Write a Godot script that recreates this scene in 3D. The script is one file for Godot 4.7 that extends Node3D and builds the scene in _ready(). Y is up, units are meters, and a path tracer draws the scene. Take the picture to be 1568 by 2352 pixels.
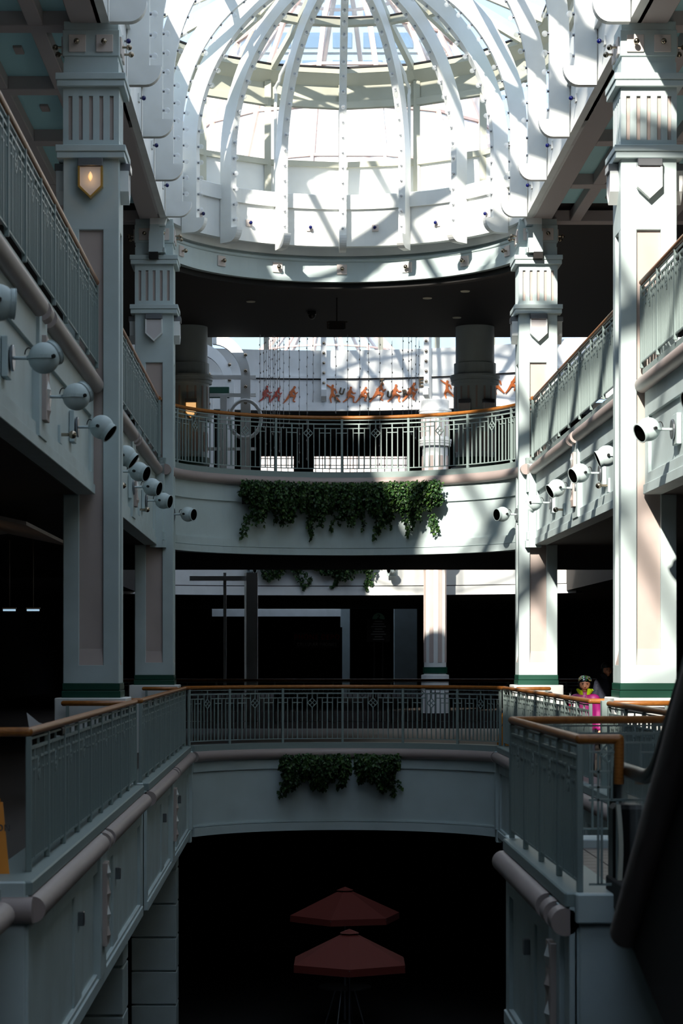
extends Node3D
# A tall mall atrium seen along its axis. x right, y up, depth d runs away from the camera (z = -d).
const XC := 0.96          # axis of the well
const ORD := ["first", "second", "third", "fourth", "fifth", "sixth", "seventh", "eighth", "ninth", "tenth", "eleventh", "twelfth", "thirteenth", "fourteenth", "fifteenth", "sixteenth", "seventeenth", "eighteenth", "nineteenth", "twentieth", "twenty-first", "twenty-second", "twenty-third", "twenty-fourth", "twenty-fifth", "twenty-sixth"]
var M := {}
var counts := {}
var shared := {}
var rng := RandomNumberGenerator.new()

# ---------------------------------------------------------------- helpers
func P(x, y, d): return Vector3(x, y, -d)

func numbered(parent, called):
	var key = str(parent.get_instance_id()) + called
	var n = counts.get(key, 0)
	counts[key] = n + 1
	return called if n == 0 else "%s_%03d" % [called, n]

func mat(key, col, rough = 0.6, metal = 0.0, extra = {}):
	var m = StandardMaterial3D.new()
	m.albedo_color = col
	m.roughness = rough
	m.metallic = metal
	m.cull_mode = BaseMaterial3D.CULL_DISABLED
	for k in extra: m.set(k, extra[k])
	m.resource_name = key
	M[key] = m
	return m

func part(called, mesh, m, parent, at = Transform3D()):
	var o = MeshInstance3D.new()
	o.name = numbered(parent, called)
	o.mesh = mesh
	o.material_override = m
	o.transform = at
	parent.add_child(o, true)
	return o

func tag(o, label, category = "", group = "", kind = ""):
	o.set_meta("label", label)
	if category != "": o.set_meta("category", category)
	if group != "": o.set_meta("group", group)
	if kind != "": o.set_meta("kind", kind)
	return o

func thing(called, label, category, at = Vector3.ZERO, group = "", turn = 0.0):
	var o = Node3D.new()
	o.name = numbered(self, called)
	add_child(o, true)
	o.position = at
	o.rotation.y = turn
	return tag(o, label, category, group)

func struct(called, mesh, m, label = ""):
	var o = part(called, mesh, m, self)
	o.set_meta("kind", "structure")
	if label != "": o.set_meta("label", label)
	return o

func dup(o, at: Transform3D, label, group = ""):
	var c = o.duplicate()
	c.name = numbered(self, String(o.name).rstrip("0123456789").trim_suffix("_"))
	add_child(c, true)
	c.transform = at
	tag(c, label, o.get_meta("category"), group if group != "" else o.get_meta("group", ""))
	return c

func S():
	var st = SurfaceTool.new()
	st.begin(Mesh.PRIMITIVE_TRIANGLES)
	st.set_smooth_group(-1)
	return st

func done(st):
	st.generate_normals()
	return st.commit()

func face(st, pts, out):           # a convex face whose front looks along out
	var n = (pts[1] - pts[0]).cross(pts[2] - pts[0])
	var flip = n.dot(out) < 0.0
	for k in range(1, pts.size() - 1):
		var a = pts[0]
		var b = pts[k]
		var c = pts[k + 1]
		if flip:
			st.add_vertex(a); st.add_vertex(b); st.add_vertex(c)
		else:
			st.add_vertex(a); st.add_vertex(c); st.add_vertex(b)

func bx(st, c, s, b = Basis(), bev = 0.0):   # box, chamfered by bev
	var h = s * 0.5
	var e = min(bev, min(h.x, min(h.y, h.z)) * 0.9)
	for ax in 3:
		var u = (ax + 1) % 3
		var v = (ax + 2) % 3
		for sg in [-1.0, 1.0]:
			var pts = []
			for q in [[-1, -1], [1, -1], [1, 1], [-1, 1]]:
				var p = Vector3()
				p[ax] = sg * h[ax]
				p[u] = q[0] * (h[u] - e)
				p[v] = q[1] * (h[v] - e)
				pts.append(c + b * p)
			var o = Vector3(); o[ax] = sg
			face(st, pts, b * o)
	if e > 0.0:
		for ax in 3:
			var u = (ax + 1) % 3
			var v = (ax + 2) % 3
			for q in [[-1, -1], [1, -1], [1, 1], [-1, 1]]:
				var pts = []
				for k in [[-1, 0], [1, 0], [1, 1], [-1, 1]]:
					var p = Vector3()
					p[ax] = k[0] * (h[ax] - e)
					p[u] = q[0] * (h[u] - (e if k[1] == 0 else 0.0))
					p[v] = q[1] * (h[v] - (0.0 if k[1] == 0 else e))
					pts.append(c + b * p)
				var o = Vector3(); o[u] = q[0]; o[v] = q[1]
				face(st, pts, b * o)
		for sx in [-1, 1]:
			for sy in [-1, 1]:
				for sz in [-1, 1]:
					var g = Vector3(sx, sy, sz)
					var pts = []
					for k in 3:
						var p = g * (h - Vector3(e, e, e))
						p[k] = g[k] * h[k]
						pts.append(c + b * p)
					face(st, pts, b * g)

func slab(st, x0, x1, y0, y1, d0, d1, bev = 0.0):
	bx(st, Vector3((x0 + x1) * 0.5, (y0 + y1) * 0.5, -(d0 + d1) * 0.5), Vector3(abs(x1 - x0), abs(y1 - y0), abs(d1 - d0)), Basis(), bev)

func box_mesh(s, bev = 0.0):
	var key = "b%s%s" % [s, bev]
	if not shared.has(key):
		var st = S()
		bx(st, Vector3(), s, Basis(), bev)
		shared[key] = done(st)
	return shared[key]

func bar(st, a, b, w, h = -1.0):   # square bar from a to b
	var d = b - a
	var l = d.length()
	if l < 0.0001: return
	var z = d / l
	var up = Vector3.UP if abs(z.y) < 0.95 else Vector3.RIGHT
	var x = up.cross(z).normalized()
	var y = z.cross(x)
	bx(st, (a + b) * 0.5, Vector3(w, h if h > 0 else w, l), Basis(x, y, z))

func tube(st, pts, r, n = 8, caps = true):
	var rings = []
	var prev = Vector3.UP
	for i in pts.size():
		var t = (pts[min(i + 1, pts.size() - 1)] - pts[max(i - 1, 0)]).normalized()
		if i == 0: prev = Vector3.UP if abs(t.y) < 0.9 else Vector3.RIGHT
		var x = (prev - t * prev.dot(t)).normalized()
		prev = x
		var y = t.cross(x)
		var rr = r[i] if r is Array else r
		var ring = []
		for k in n:
			var a = TAU * k / n
			ring.append(pts[i] + (x * cos(a) + y * sin(a)) * rr)
		rings.append(ring)
	st.set_smooth_group(0)
	for i in rings.size() - 1:
		for k in n:
			var k2 = (k + 1) % n
			var q = [rings[i][k], rings[i][k2], rings[i + 1][k2], rings[i + 1][k]]
			face(st, q, (q[0] + q[1]) * 0.5 - pts[i])
	st.set_smooth_group(-1)
	if caps:
		face(st, rings[0], pts[0] - pts[1])
		face(st, rings[-1], pts[-1] - pts[-2])

func lathe(st, prof, n, xf = Transform3D(), smooth = true):  # prof: Vector2(radius, height) round the y axis
	st.set_smooth_group(0 if smooth else -1)
	for i in prof.size() - 1:
		var a = prof[i]
		var b = prof[i + 1]
		var nn = Vector2(b.y - a.y, a.x - b.x)
		for k in n:
			var t0 = TAU * k / n
			var t1 = TAU * (k + 1) / n
			var q = []
			if a.x > 0.00001: q.append_array([Vector3(cos(t0) * a.x, a.y, sin(t0) * a.x), Vector3(cos(t1) * a.x, a.y, sin(t1) * a.x)])
			else: q.append(Vector3(0, a.y, 0))
			if b.x > 0.00001: q.append_array([Vector3(cos(t1) * b.x, b.y, sin(t1) * b.x), Vector3(cos(t0) * b.x, b.y, sin(t0) * b.x)])
			else: q.append(Vector3(0, b.y, 0))
			if q.size() < 3: continue
			var tm = (t0 + t1) * 0.5
			var out = Vector3(cos(tm) * nn.x, nn.y, sin(tm) * nn.x)
			for j in q.size(): q[j] = xf * q[j]
			face(st, q, xf.basis * out)
	st.set_smooth_group(-1)

func ball(r, n = 12, squash = 1.0):
	var key = "ball%s_%s_%s" % [r, n, squash]
	if not shared.has(key):
		var prof = []
		for i in n / 2 + 1:
			var a = -PI / 2 + PI * i / (n / 2)
			prof.append(Vector2(max(cos(a) * r, 0.0) if i > 0 and i < n / 2 else 0.0, sin(a) * r * squash))
		var st = S()
		lathe(st, prof, n)
		shared[key] = done(st)
	return shared[key]

func prism(st, poly, depth, xf = Transform3D()):   # 2D outline in local xy, thickness along local z, centred
	var idx = Geometry2D.triangulate_polygon(PackedVector2Array(poly))
	var h = depth * 0.5
	for sg in [-1.0, 1.0]:
		for i in range(0, idx.size(), 3):
			var q = []
			for k in 3:
				var p = poly[idx[i + k]]
				q.append(xf * Vector3(p.x, p.y, sg * h))
			face(st, q, xf.basis.z * sg)
	var cw = 1.0 if Geometry2D.is_polygon_clockwise(PackedVector2Array(poly)) else -1.0
	for i in poly.size():
		var a = poly[i]
		var b = poly[(i + 1) % poly.size()]
		var nn = Vector2(b.y - a.y, a.x - b.x) * -cw
		if (b - a).length() < 0.00001: continue
		face(st, [xf * Vector3(a.x, a.y, -h), xf * Vector3(b.x, b.y, -h), xf * Vector3(b.x, b.y, h), xf * Vector3(a.x, a.y, h)], xf.basis * Vector3(nn.x, nn.y, 0))

func flat_poly(st, poly, y0, y1):   # outline in (x, depth), thickness y0..y1
	var pp = []
	for p in poly: pp.append(Vector2(p.x, -p.y))
	# local x -> world x, local y -> world z, local z -> world -y (kept right-handed)
	prism(st, pp, abs(y1 - y0), Transform3D(Basis(Vector3(1, 0, 0), Vector3(0, 0, 1), Vector3(0, -1, 0)), Vector3(0, (y0 + y1) * 0.5, 0)))

func arc_path(r, d0, a0, a1, n, cx = XC):   # stations [x, d, dir x, dir d]
	var out = []
	for i in n + 1:
		var a = deg_to_rad(lerp(float(a0), float(a1), float(i) / n))
		out.append([cx, d0, sin(a), cos(a)])
	return out

func sweep(st, stations, prof, closed = true, smooth = false):   # prof (r, y), position = base + dir * r
	var m = prof.size()
	var cen = Vector2()
	for p in prof: cen += p / m
	var cw = Geometry2D.is_polygon_clockwise(PackedVector2Array(prof)) if closed else false
	st.set_smooth_group(0 if smooth else -1)
	for i in stations.size() - 1:
		var s = stations[i]
		var e = stations[i + 1]
		for k in (m if closed else m - 1):
			var a = prof[k]
			var b = prof[(k + 1) % m]
			var q = []
			for t in [[s, a], [e, a], [e, b], [s, b]]:
				q.append(P(t[0][0] + t[0][2] * t[1].x, t[1].y, t[0][1] + t[0][3] * t[1].x))
			var nn = Vector2(b.y - a.y, a.x - b.x)
			if closed and cw: nn = -nn
			face(st, q, Vector3(s[2] * nn.x, nn.y, -s[3] * nn.x))
	st.set_smooth_group(-1)
	if closed:
		for w in [0, stations.size() - 1]:
			var s = stations[w]
			var o = stations[1 if w == 0 else w - 1]
			var c0 = P(s[0] + s[2], 0, s[1] + s[3])
			var c1 = P(o[0] + o[2], 0, o[1] + o[3])
			var idx = Geometry2D.triangulate_polygon(PackedVector2Array(prof))
			for i in range(0, idx.size(), 3):
				var q = []
				for k in 3:
					var p = prof[idx[i + k]]
					q.append(P(s[0] + s[2] * p.x, p.y, s[1] + s[3] * p.x))
				face(st, q, c0 - c1)

func rect(r0, y0, r1, y1): return [Vector2(r0, y0), Vector2(r1, y0), Vector2(r1, y1), Vector2(r0, y1)]

func text_mesh(txt, h, depth = 0.02, bold = true):
	var t = TextMesh.new()
	var f = SystemFont.new()
	f.font_names = PackedStringArray(["Droid Sans"])
	if bold: f.font_weight = 700
	t.font = f
	t.text = txt
	t.font_size = 64
	t.pixel_size = h / 46.0
	t.depth = depth
	return t

# ---------------------------------------------------------------- materials
func noise_tex(freq, lo, hi, seed_, stretch = false):
	var t = NoiseTexture2D.new()
	t.width = 256
	t.height = 256
	t.seamless = true
	var n = FastNoiseLite.new()
	n.seed = seed_
	n.frequency = freq
	n.fractal_octaves = 4
	t.noise = n
	var g = Gradient.new()
	g.set_color(0, lo)
	g.set_color(1, hi)
	t.color_ramp = g
	return t

func materials():
	var grime = noise_tex(0.012, Color(0.93, 0.93, 0.92), Color(1, 1, 1), 3)
	var tri = {"uv1_triplanar": true, "uv1_world_triplanar": true, "uv1_scale": Vector3(0.35, 0.35, 0.35), "albedo_texture": grime}
	mat("paint", Color(0.76, 0.82, 0.825), 0.55, 0, tri)
	mat("white", Color(0.93, 0.94, 0.935), 0.5, 0, tri)
	mat("cream", Color(0.78, 0.78, 0.72), 0.6, 0, tri)
	mat("beige", Color(0.75, 0.69, 0.665), 0.65, 0, tri)
	mat("plate", Color(0.84, 0.795, 0.77), 0.6)
	mat("pink", Color(0.66, 0.60, 0.585), 0.45, 0, tri)
	mat("green", Color(0.02, 0.25, 0.19), 0.45, 0)
	mat("rail", Color(0.52, 0.58, 0.57), 0.45, 0)
	var grain = noise_tex(0.03, Color(0.50, 0.29, 0.11), Color(0.72, 0.47, 0.22), 5)
	mat("wood", Color(1, 1, 1), 0.35, 0, {"albedo_texture": grain, "uv1_triplanar": true, "uv1_scale": Vector3(1.5, 14, 1.5)})
	mat("black", Color(0.012, 0.012, 0.013), 0.4)
	mat("hollow", Color(0.004, 0.004, 0.004), 0.95, 0, {"metallic_specular": 0.1})
	mat("rubber", Color(0.02, 0.02, 0.022), 0.35)
	mat("soffit", Color(0.15, 0.125, 0.115), 0.8)
	mat("dark", Color(0.06, 0.052, 0.046), 0.8)
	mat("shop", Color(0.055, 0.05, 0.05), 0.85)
	mat("floor", Color(0.19, 0.165, 0.15), 0.5)
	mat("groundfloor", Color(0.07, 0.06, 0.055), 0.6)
	mat("lightfloor", Color(0.78, 0.75, 0.72), 0.5)
	mat("tile", Color(0.36, 0.31, 0.29), 0.45)
	mat("coffer", Color(0.66, 0.84, 0.86), 0.7)
	mat("cofferbeam", Color(0.70, 0.66, 0.655), 0.7)
	mat("chrome", Color(0.62, 0.57, 0.50), 0.22, 1.0)
	mat("steel", Color(0.55, 0.56, 0.58), 0.3, 0.9)
	mat("blue", Color(0.02, 0.05, 0.32), 0.15)
	mat("glass", Color(0.90, 0.96, 1.0, 0.07), 0.03, 0, {"transparency": BaseMaterial3D.TRANSPARENCY_ALPHA})
	mat("clear", Color(0.93, 0.95, 0.97, 0.22), 0.04, 0, {"transparency": BaseMaterial3D.TRANSPARENCY_ALPHA})
	mat("frost", Color(0.95, 0.90, 0.87, 0.5), 0.6, 0, {"transparency": BaseMaterial3D.TRANSPARENCY_ALPHA})
	mat("copper", Color(0.80, 0.69, 0.645), 0.5, 0.2)
	mat("gasket", Color(0.02, 0.025, 0.035), 0.6)
	mat("lampglass", Color(0.82, 0.80, 0.80), 0.5, 0, {"backlight": Color(0.4, 0.4, 0.4)})
	mat("brass", Color(0.80, 0.66, 0.36), 0.3, 0.8)
	mat("glow", Color(1.0, 0.9, 0.75), 0.5, 0, {"emission_enabled": true, "emission": Color(1.0, 0.78, 0.52), "emission_energy_multiplier": 0.8})
	mat("tubeglow", Color(0.9, 0.95, 1.0), 0.5, 0, {"emission_enabled": true, "emission": Color(0.75, 0.9, 1.0), "emission_energy_multiplier": 0.7})
	mat("bronze", Color(0.74, 0.38, 0.13), 0.5, 0.0)
	mat("rust", Color(0.66, 0.20, 0.08), 0.5, 0.0)
	mat("letter", Color(0.30, 0.24, 0.15), 0.5, 0.3)
	mat("canvas", Color(0.38, 0.115, 0.075), 0.8)
	mat("yellow", Color(0.85, 0.52, 0.05), 0.5)
	mat("leaf", Color(1, 1, 1), 0.5, 0, {"vertex_color_use_as_albedo": true, "backlight": Color(0.15, 0.25, 0.05)})
	mat("soil", Color(0.06, 0.05, 0.03), 0.9)
	mat("magenta", Color(0.52, 0.07, 0.37), 0.5)
	mat("lime", Color(0.72, 0.85, 0.05), 0.6)
	mat("skin", Color(0.76, 0.52, 0.40), 0.55)
	mat("navy", Color(0.05, 0.07, 0.14), 0.8)
	mat("facade", Color(0.52, 0.60, 0.63), 0.7)
	mat("bluepane", Color(0.28, 0.42, 0.54), 0.15)
	mat("red", Color(0.75, 0.08, 0.04), 0.6)
	mat("paper", Color(0.85, 0.85, 0.85), 0.7)
	mat("cord", Color(0.75, 0.75, 0.74), 0.5)

# ---------------------------------------------------------------- camera, sky, sun
func view():
	var cam = Camera3D.new()
	cam.name = "camera"
	cam.position = Vector3(0, 1.68, 0)
	cam.projection = Camera3D.PROJECTION_FRUSTUM
	cam.near = 0.5
	cam.far = 400.0
	cam.size = 0.5 * 2352.0 / 5200.0
	cam.frustum_offset = Vector2(110.0, 332.0) / 5200.0 * 0.5
	cam.keep_aspect = Camera3D.KEEP_HEIGHT
	add_child(cam)
	var lens = CameraAttributesPhysical.new()
	lens.frustum_focal_length = 80.0
	lens.frustum_focus_distance = 42.0
	lens.frustum_near = 0.5
	lens.frustum_far = 400.0
	lens.exposure_aperture = 4.0
	cam.attributes = lens
	cam.near = 0.5
	cam.size = 0.5 * 2352.0 / 5200.0
	cam.current = true
	var we = WorldEnvironment.new()
	we.name = "surroundings"
	var e = Environment.new()
	e.background_mode = Environment.BG_SKY
	var sky = Sky.new()
	var sm = ProceduralSkyMaterial.new()
	sm.sky_top_color = Color(0.78, 0.86, 0.96)
	sm.sky_horizon_color = Color(0.71, 0.83, 1.0)
	sm.sky_curve = 0.2
	sm.ground_bottom_color = Color(0.25, 0.24, 0.22)
	sm.ground_horizon_color = Color(0.55, 0.57, 0.58)
	sm.sun_angle_max = 1.0
	sm.sky_energy_multiplier = 1.36
	sky.sky_material = sm
	e.sky = sky
	e.tonemap_mode = Environment.TONE_MAPPER_LINEAR
	e.tonemap_exposure = 0.9
	e.sdfgi_enabled = true
	e.ssao_enabled = true
	e.ssil_enabled = true
	we.environment = e
	add_child(we)
	var sun = DirectionalLight3D.new()
	sun.name = "sun"
	sun.light_energy = 3.9
	sun.light_color = Color(1.0, 0.97, 0.92)
	sun.light_angular_distance = 1.0
	sun.shadow_enabled = true
	sun.basis = Basis.looking_at(Vector3(0.34, -0.645, -1.0).normalized(), Vector3.UP)
	add_child(sun)

func lamp(called, at, energy, col, size = 0.05):
	var l = OmniLight3D.new()
	l.name = numbered(self, called)
	l.light_energy = energy
	l.light_color = col
	l.light_size = size
	l.omni_range = 20.0
	l.omni_attenuation = 2.0
	l.shadow_enabled = true
	l.position = at
	add_child(l, true)

# ---------------------------------------------------------------- the shell
func u_path(d_near, d0, n = 32, half = 1.0):   # left side, half circle, right side
	var out = [[XC, d_near, -1.0, 0.0]]
	out.append_array(arc_path(1, d0, -90, 90, n))
	out.append([XC, d_near, 1.0, 0.0])
	return out

func apse(r, d0, a0, a1, n = 32):
	var out = []
	for i in n + 1:
		var a = deg_to_rad(lerp(float(a0), float(a1), float(i) / n))
		out.append(Vector2(XC + sin(a) * r, d0 + cos(a) * r))
	return out

func shell():
	var st
	# ground level floor, far walls
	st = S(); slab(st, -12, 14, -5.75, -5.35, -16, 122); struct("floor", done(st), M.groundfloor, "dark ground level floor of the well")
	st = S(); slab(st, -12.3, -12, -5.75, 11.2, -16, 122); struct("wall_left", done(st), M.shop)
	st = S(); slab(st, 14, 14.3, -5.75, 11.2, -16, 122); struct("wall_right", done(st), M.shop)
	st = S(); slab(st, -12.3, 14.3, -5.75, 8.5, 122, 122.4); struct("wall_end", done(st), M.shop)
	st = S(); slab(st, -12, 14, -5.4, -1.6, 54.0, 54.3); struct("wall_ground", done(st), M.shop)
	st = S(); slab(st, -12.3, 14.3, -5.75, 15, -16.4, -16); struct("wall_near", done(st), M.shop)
	# second level: side decks, far deck with a concave edge, beyond
	var dk = 3.05
	st = S()
	flat_poly(st, [Vector2(-12, -16), Vector2(-2.2, -16), Vector2(-2.2, 41.6), Vector2(-12, 41.6)], -1.68, -0.1)
	flat_poly(st, [Vector2(14, -16), Vector2(4.06, -16), Vector2(4.06, 41.6), Vector2(14, 41.6)], -1.68, -0.1)
	flat_poly(st, [Vector2(4.06, 16.14), Vector2(2.2, 16.14), Vector2(2.2, 20.95), Vector2(4.06, 20.95)], -1.68, -0.1)
	flat_poly(st, [Vector2(-2.2, -16), Vector2(-2.2, 4), Vector2(4.06, 4), Vector2(4.06, -16)], -1.68, -0.1)
	var edge = apse(3.24, 41.1, -64, 64, 32)
	var poly = [Vector2(14, 41.6), Vector2(14, 56), Vector2(-12, 56), Vector2(-12, 41.6), Vector2(-2.2, 41.6)]
	poly.append_array(edge)
	poly.append(Vector2(4.06, 41.6))
	flat_poly(st, poly, -1.68, -0.1)
	flat_poly(st, [Vector2(-12, 56), Vector2(-5, 56), Vector2(-5, 73), Vector2(-12, 73)], -1.68, -0.1)
	flat_poly(st, [Vector2(14, 56), Vector2(8.5, 56), Vector2(8.5, 73), Vector2(14, 73)], -1.68, -0.1)
	flat_poly(st, [Vector2(-12, 73), Vector2(14, 73), Vector2(14, 122), Vector2(-12, 122)], -1.68, -0.1)
	struct("floor", done(st), M.floor, "dark second level deck around the well")
	# third level decks
	st = S()
	flat_poly(st, [Vector2(-12, -16), Vector2(-2.75, -16), Vector2(-2.75, 41.9), Vector2(-12, 41.9)], 3.74, 5.24)
	flat_poly(st, [Vector2(14, -16), Vector2(4.67, -16), Vector2(4.67, 41.9), Vector2(14, 41.9)], 3.74, 5.24)
	edge = apse(3.42, 41.6, -85, 85, 36)
	poly = [Vector2(14, 41.9), Vector2(14, 59), Vector2(-12, 59), Vector2(-12, 41.9), Vector2(-2.75, 41.9)]
	poly.append_array(edge)
	poly.append(Vector2(4.67, 41.9))
	flat_poly(st, poly, 3.94, 5.24)
	flat_poly(st, [Vector2(-12, 59), Vector2(-5, 59), Vector2(-5, 73.4), Vector2(-12, 73.4)], 3.74, 5.24)
	flat_poly(st, [Vector2(14, 59), Vector2(8.5, 59), Vector2(8.5, 73.4), Vector2(14, 73.4)], 3.74, 5.24)
	flat_poly(st, [Vector2(-12, 73.4), Vector2(14, 73.4), Vector2(14, 98), Vector2(-12, 98)], 3.74, 5.24)
	flat_poly(st, [Vector2(-12, 98), Vector2(14, 98), Vector2(14, 106), Vector2(-12, 106)], 5.2, 5.6)
	flat_poly(st, [Vector2(-12, 111.5), Vector2(14, 111.5), Vector2(14, 122), Vector2(-12, 122)], 5.2, 5.6)
	flat_poly(st, [Vector2(-12, 106), Vector2(-4, 106), Vector2(-4, 111.5), Vector2(-12, 111.5)], 5.2, 5.6)
	flat_poly(st, [Vector2(14, 106), Vector2(6.5, 106), Vector2(6.5, 111.5), Vector2(14, 111.5)], 5.2, 5.6)
	slab(st, -4.2, 6.7, 5.2, 9.0, 105.8, 106); slab(st, -4.2, 6.7, 5.2, 9.0, 111.5, 111.7); slab(st, -4.2, -4, 5.2, 9.0, 105.8, 111.7); slab(st, 6.5, 6.7, 5.2, 9.0, 105.8, 111.7)
	struct("floor", done(st), M.soffit, "dark third level deck and its brown underside")
	st = S()
	slab(st, -12, -2.8, 5.23, 5.26, -10, 41.9); slab(st, 4.72, 14, 5.23, 5.26, -10, 41.9); slab(st, -12, 14, 5.23, 5.26, 45.2, 58.9)
	struct("floor", done(st), M.lightfloor, "pale floor covering of the third level galleries")
	# roof slabs over the aisles and between the two wells
	st = S()
	flat_poly(st, [Vector2(-12, -16), Vector2(XC - 3.75, -16), Vector2(XC - 3.75, 41.2), Vector2(-12, 41.2)], 9.93, 10.75)
	flat_poly(st, [Vector2(14, -16), Vector2(XC + 3.75, -16), Vector2(XC + 3.75, 41.2), Vector2(14, 41.2)], 9.93, 10.75)
	struct("ceiling", done(st), M.coffer, "teal coffered ceiling over the third level galleries")
	st = S()
	edge = apse(3.5, 41.5, -90, 90, 36)
	poly = [Vector2(14, 41.2), Vector2(14, 59), Vector2(-12, 59), Vector2(-12, 41.2), Vector2(XC - 3.5, 41.2)]
	poly.append_array(edge)
	poly.append(Vector2(XC + 3.5, 41.2))
	flat_poly(st, poly, 10.0, 10.3)
	flat_poly(st, [Vector2(-12, 59), Vector2(-10.8, 59), Vector2(-10.8, 73.5), Vector2(-12, 73.5)], 9.9, 10.2)
	flat_poly(st, [Vector2(14, 59), Vector2(12.7, 59), Vector2(12.7, 73.5), Vector2(14, 73.5)], 9.9, 10.2)
	flat_poly(st, [Vector2(-12, 73.3), Vector2(14, 73.3), Vector2(14, 82), Vector2(-12, 82)], 9.52, 9.9)
	struct("ceiling", done(st), M.dark, "dark brown ceiling behind the dome ring")
	st = S(); slab(st, -12, -2.4, 9.9, 14.6, 58.8, 59.1); struct("wall_second_well", done(st), M.white)
	# beams along the well that carry the drum
	for s in [-1, 1]:
		st = S()
		var x0 = XC + s * 3.40
		slab(st, min(x0, x0 + s * 0.40), max(x0, x0 + s * 0.40), 9.74, 10.75, -16, 41.7, 0.01)
		struct("beam_left" if s < 0 else "beam_right", done(st), M.cofferbeam, "dark underside of the long roof beam on the %s of the well" % ("left" if s < 0 else "right"))
	coffers()

func coffers():
	for s in [-1, 1]:
		var side = "left" if s < 0 else "right"
		var o = thing("coffered_ceiling", "coffered ceiling grid of pinkish beams over the %s gallery" % side, "ceiling")
		o.set_meta("kind", "structure")
		var x0 = XC + s * 3.8
		var ds = []
		for k in 9: ds.append(42.1 - k * 3.25)
		for k in ds.size():
			var st = S()
			slab(st, min(x0, x0 + s * 7.0), max(x0, x0 + s * 7.0), 9.74, 9.95, ds[k] - 0.17, ds[k] + 0.17, 0.01)
			part("cross_beam", done(st), M.cofferbeam, o)
		for k in 8:
			var st = S()
			var xx = XC + s * (4.26 + k * 0.86)
			slab(st, xx - 0.10, xx + 0.10, 9.75, 9.95, ds[-1], ds[0], 0.01)
			part("long_beam", done(st), M.cofferbeam, o)
		for k in ds.size() - 1:
			for j in 7:
				var xx = XC + s * (4.69 + j * 0.86)
				part("square_rosette", box_mesh(Vector3(0.12, 0.05, 0.34), 0.005), M.pink, o, Transform3D(Basis(), P(xx, 9.92, (ds[k] + ds[k + 1]) * 0.5)))

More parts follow.
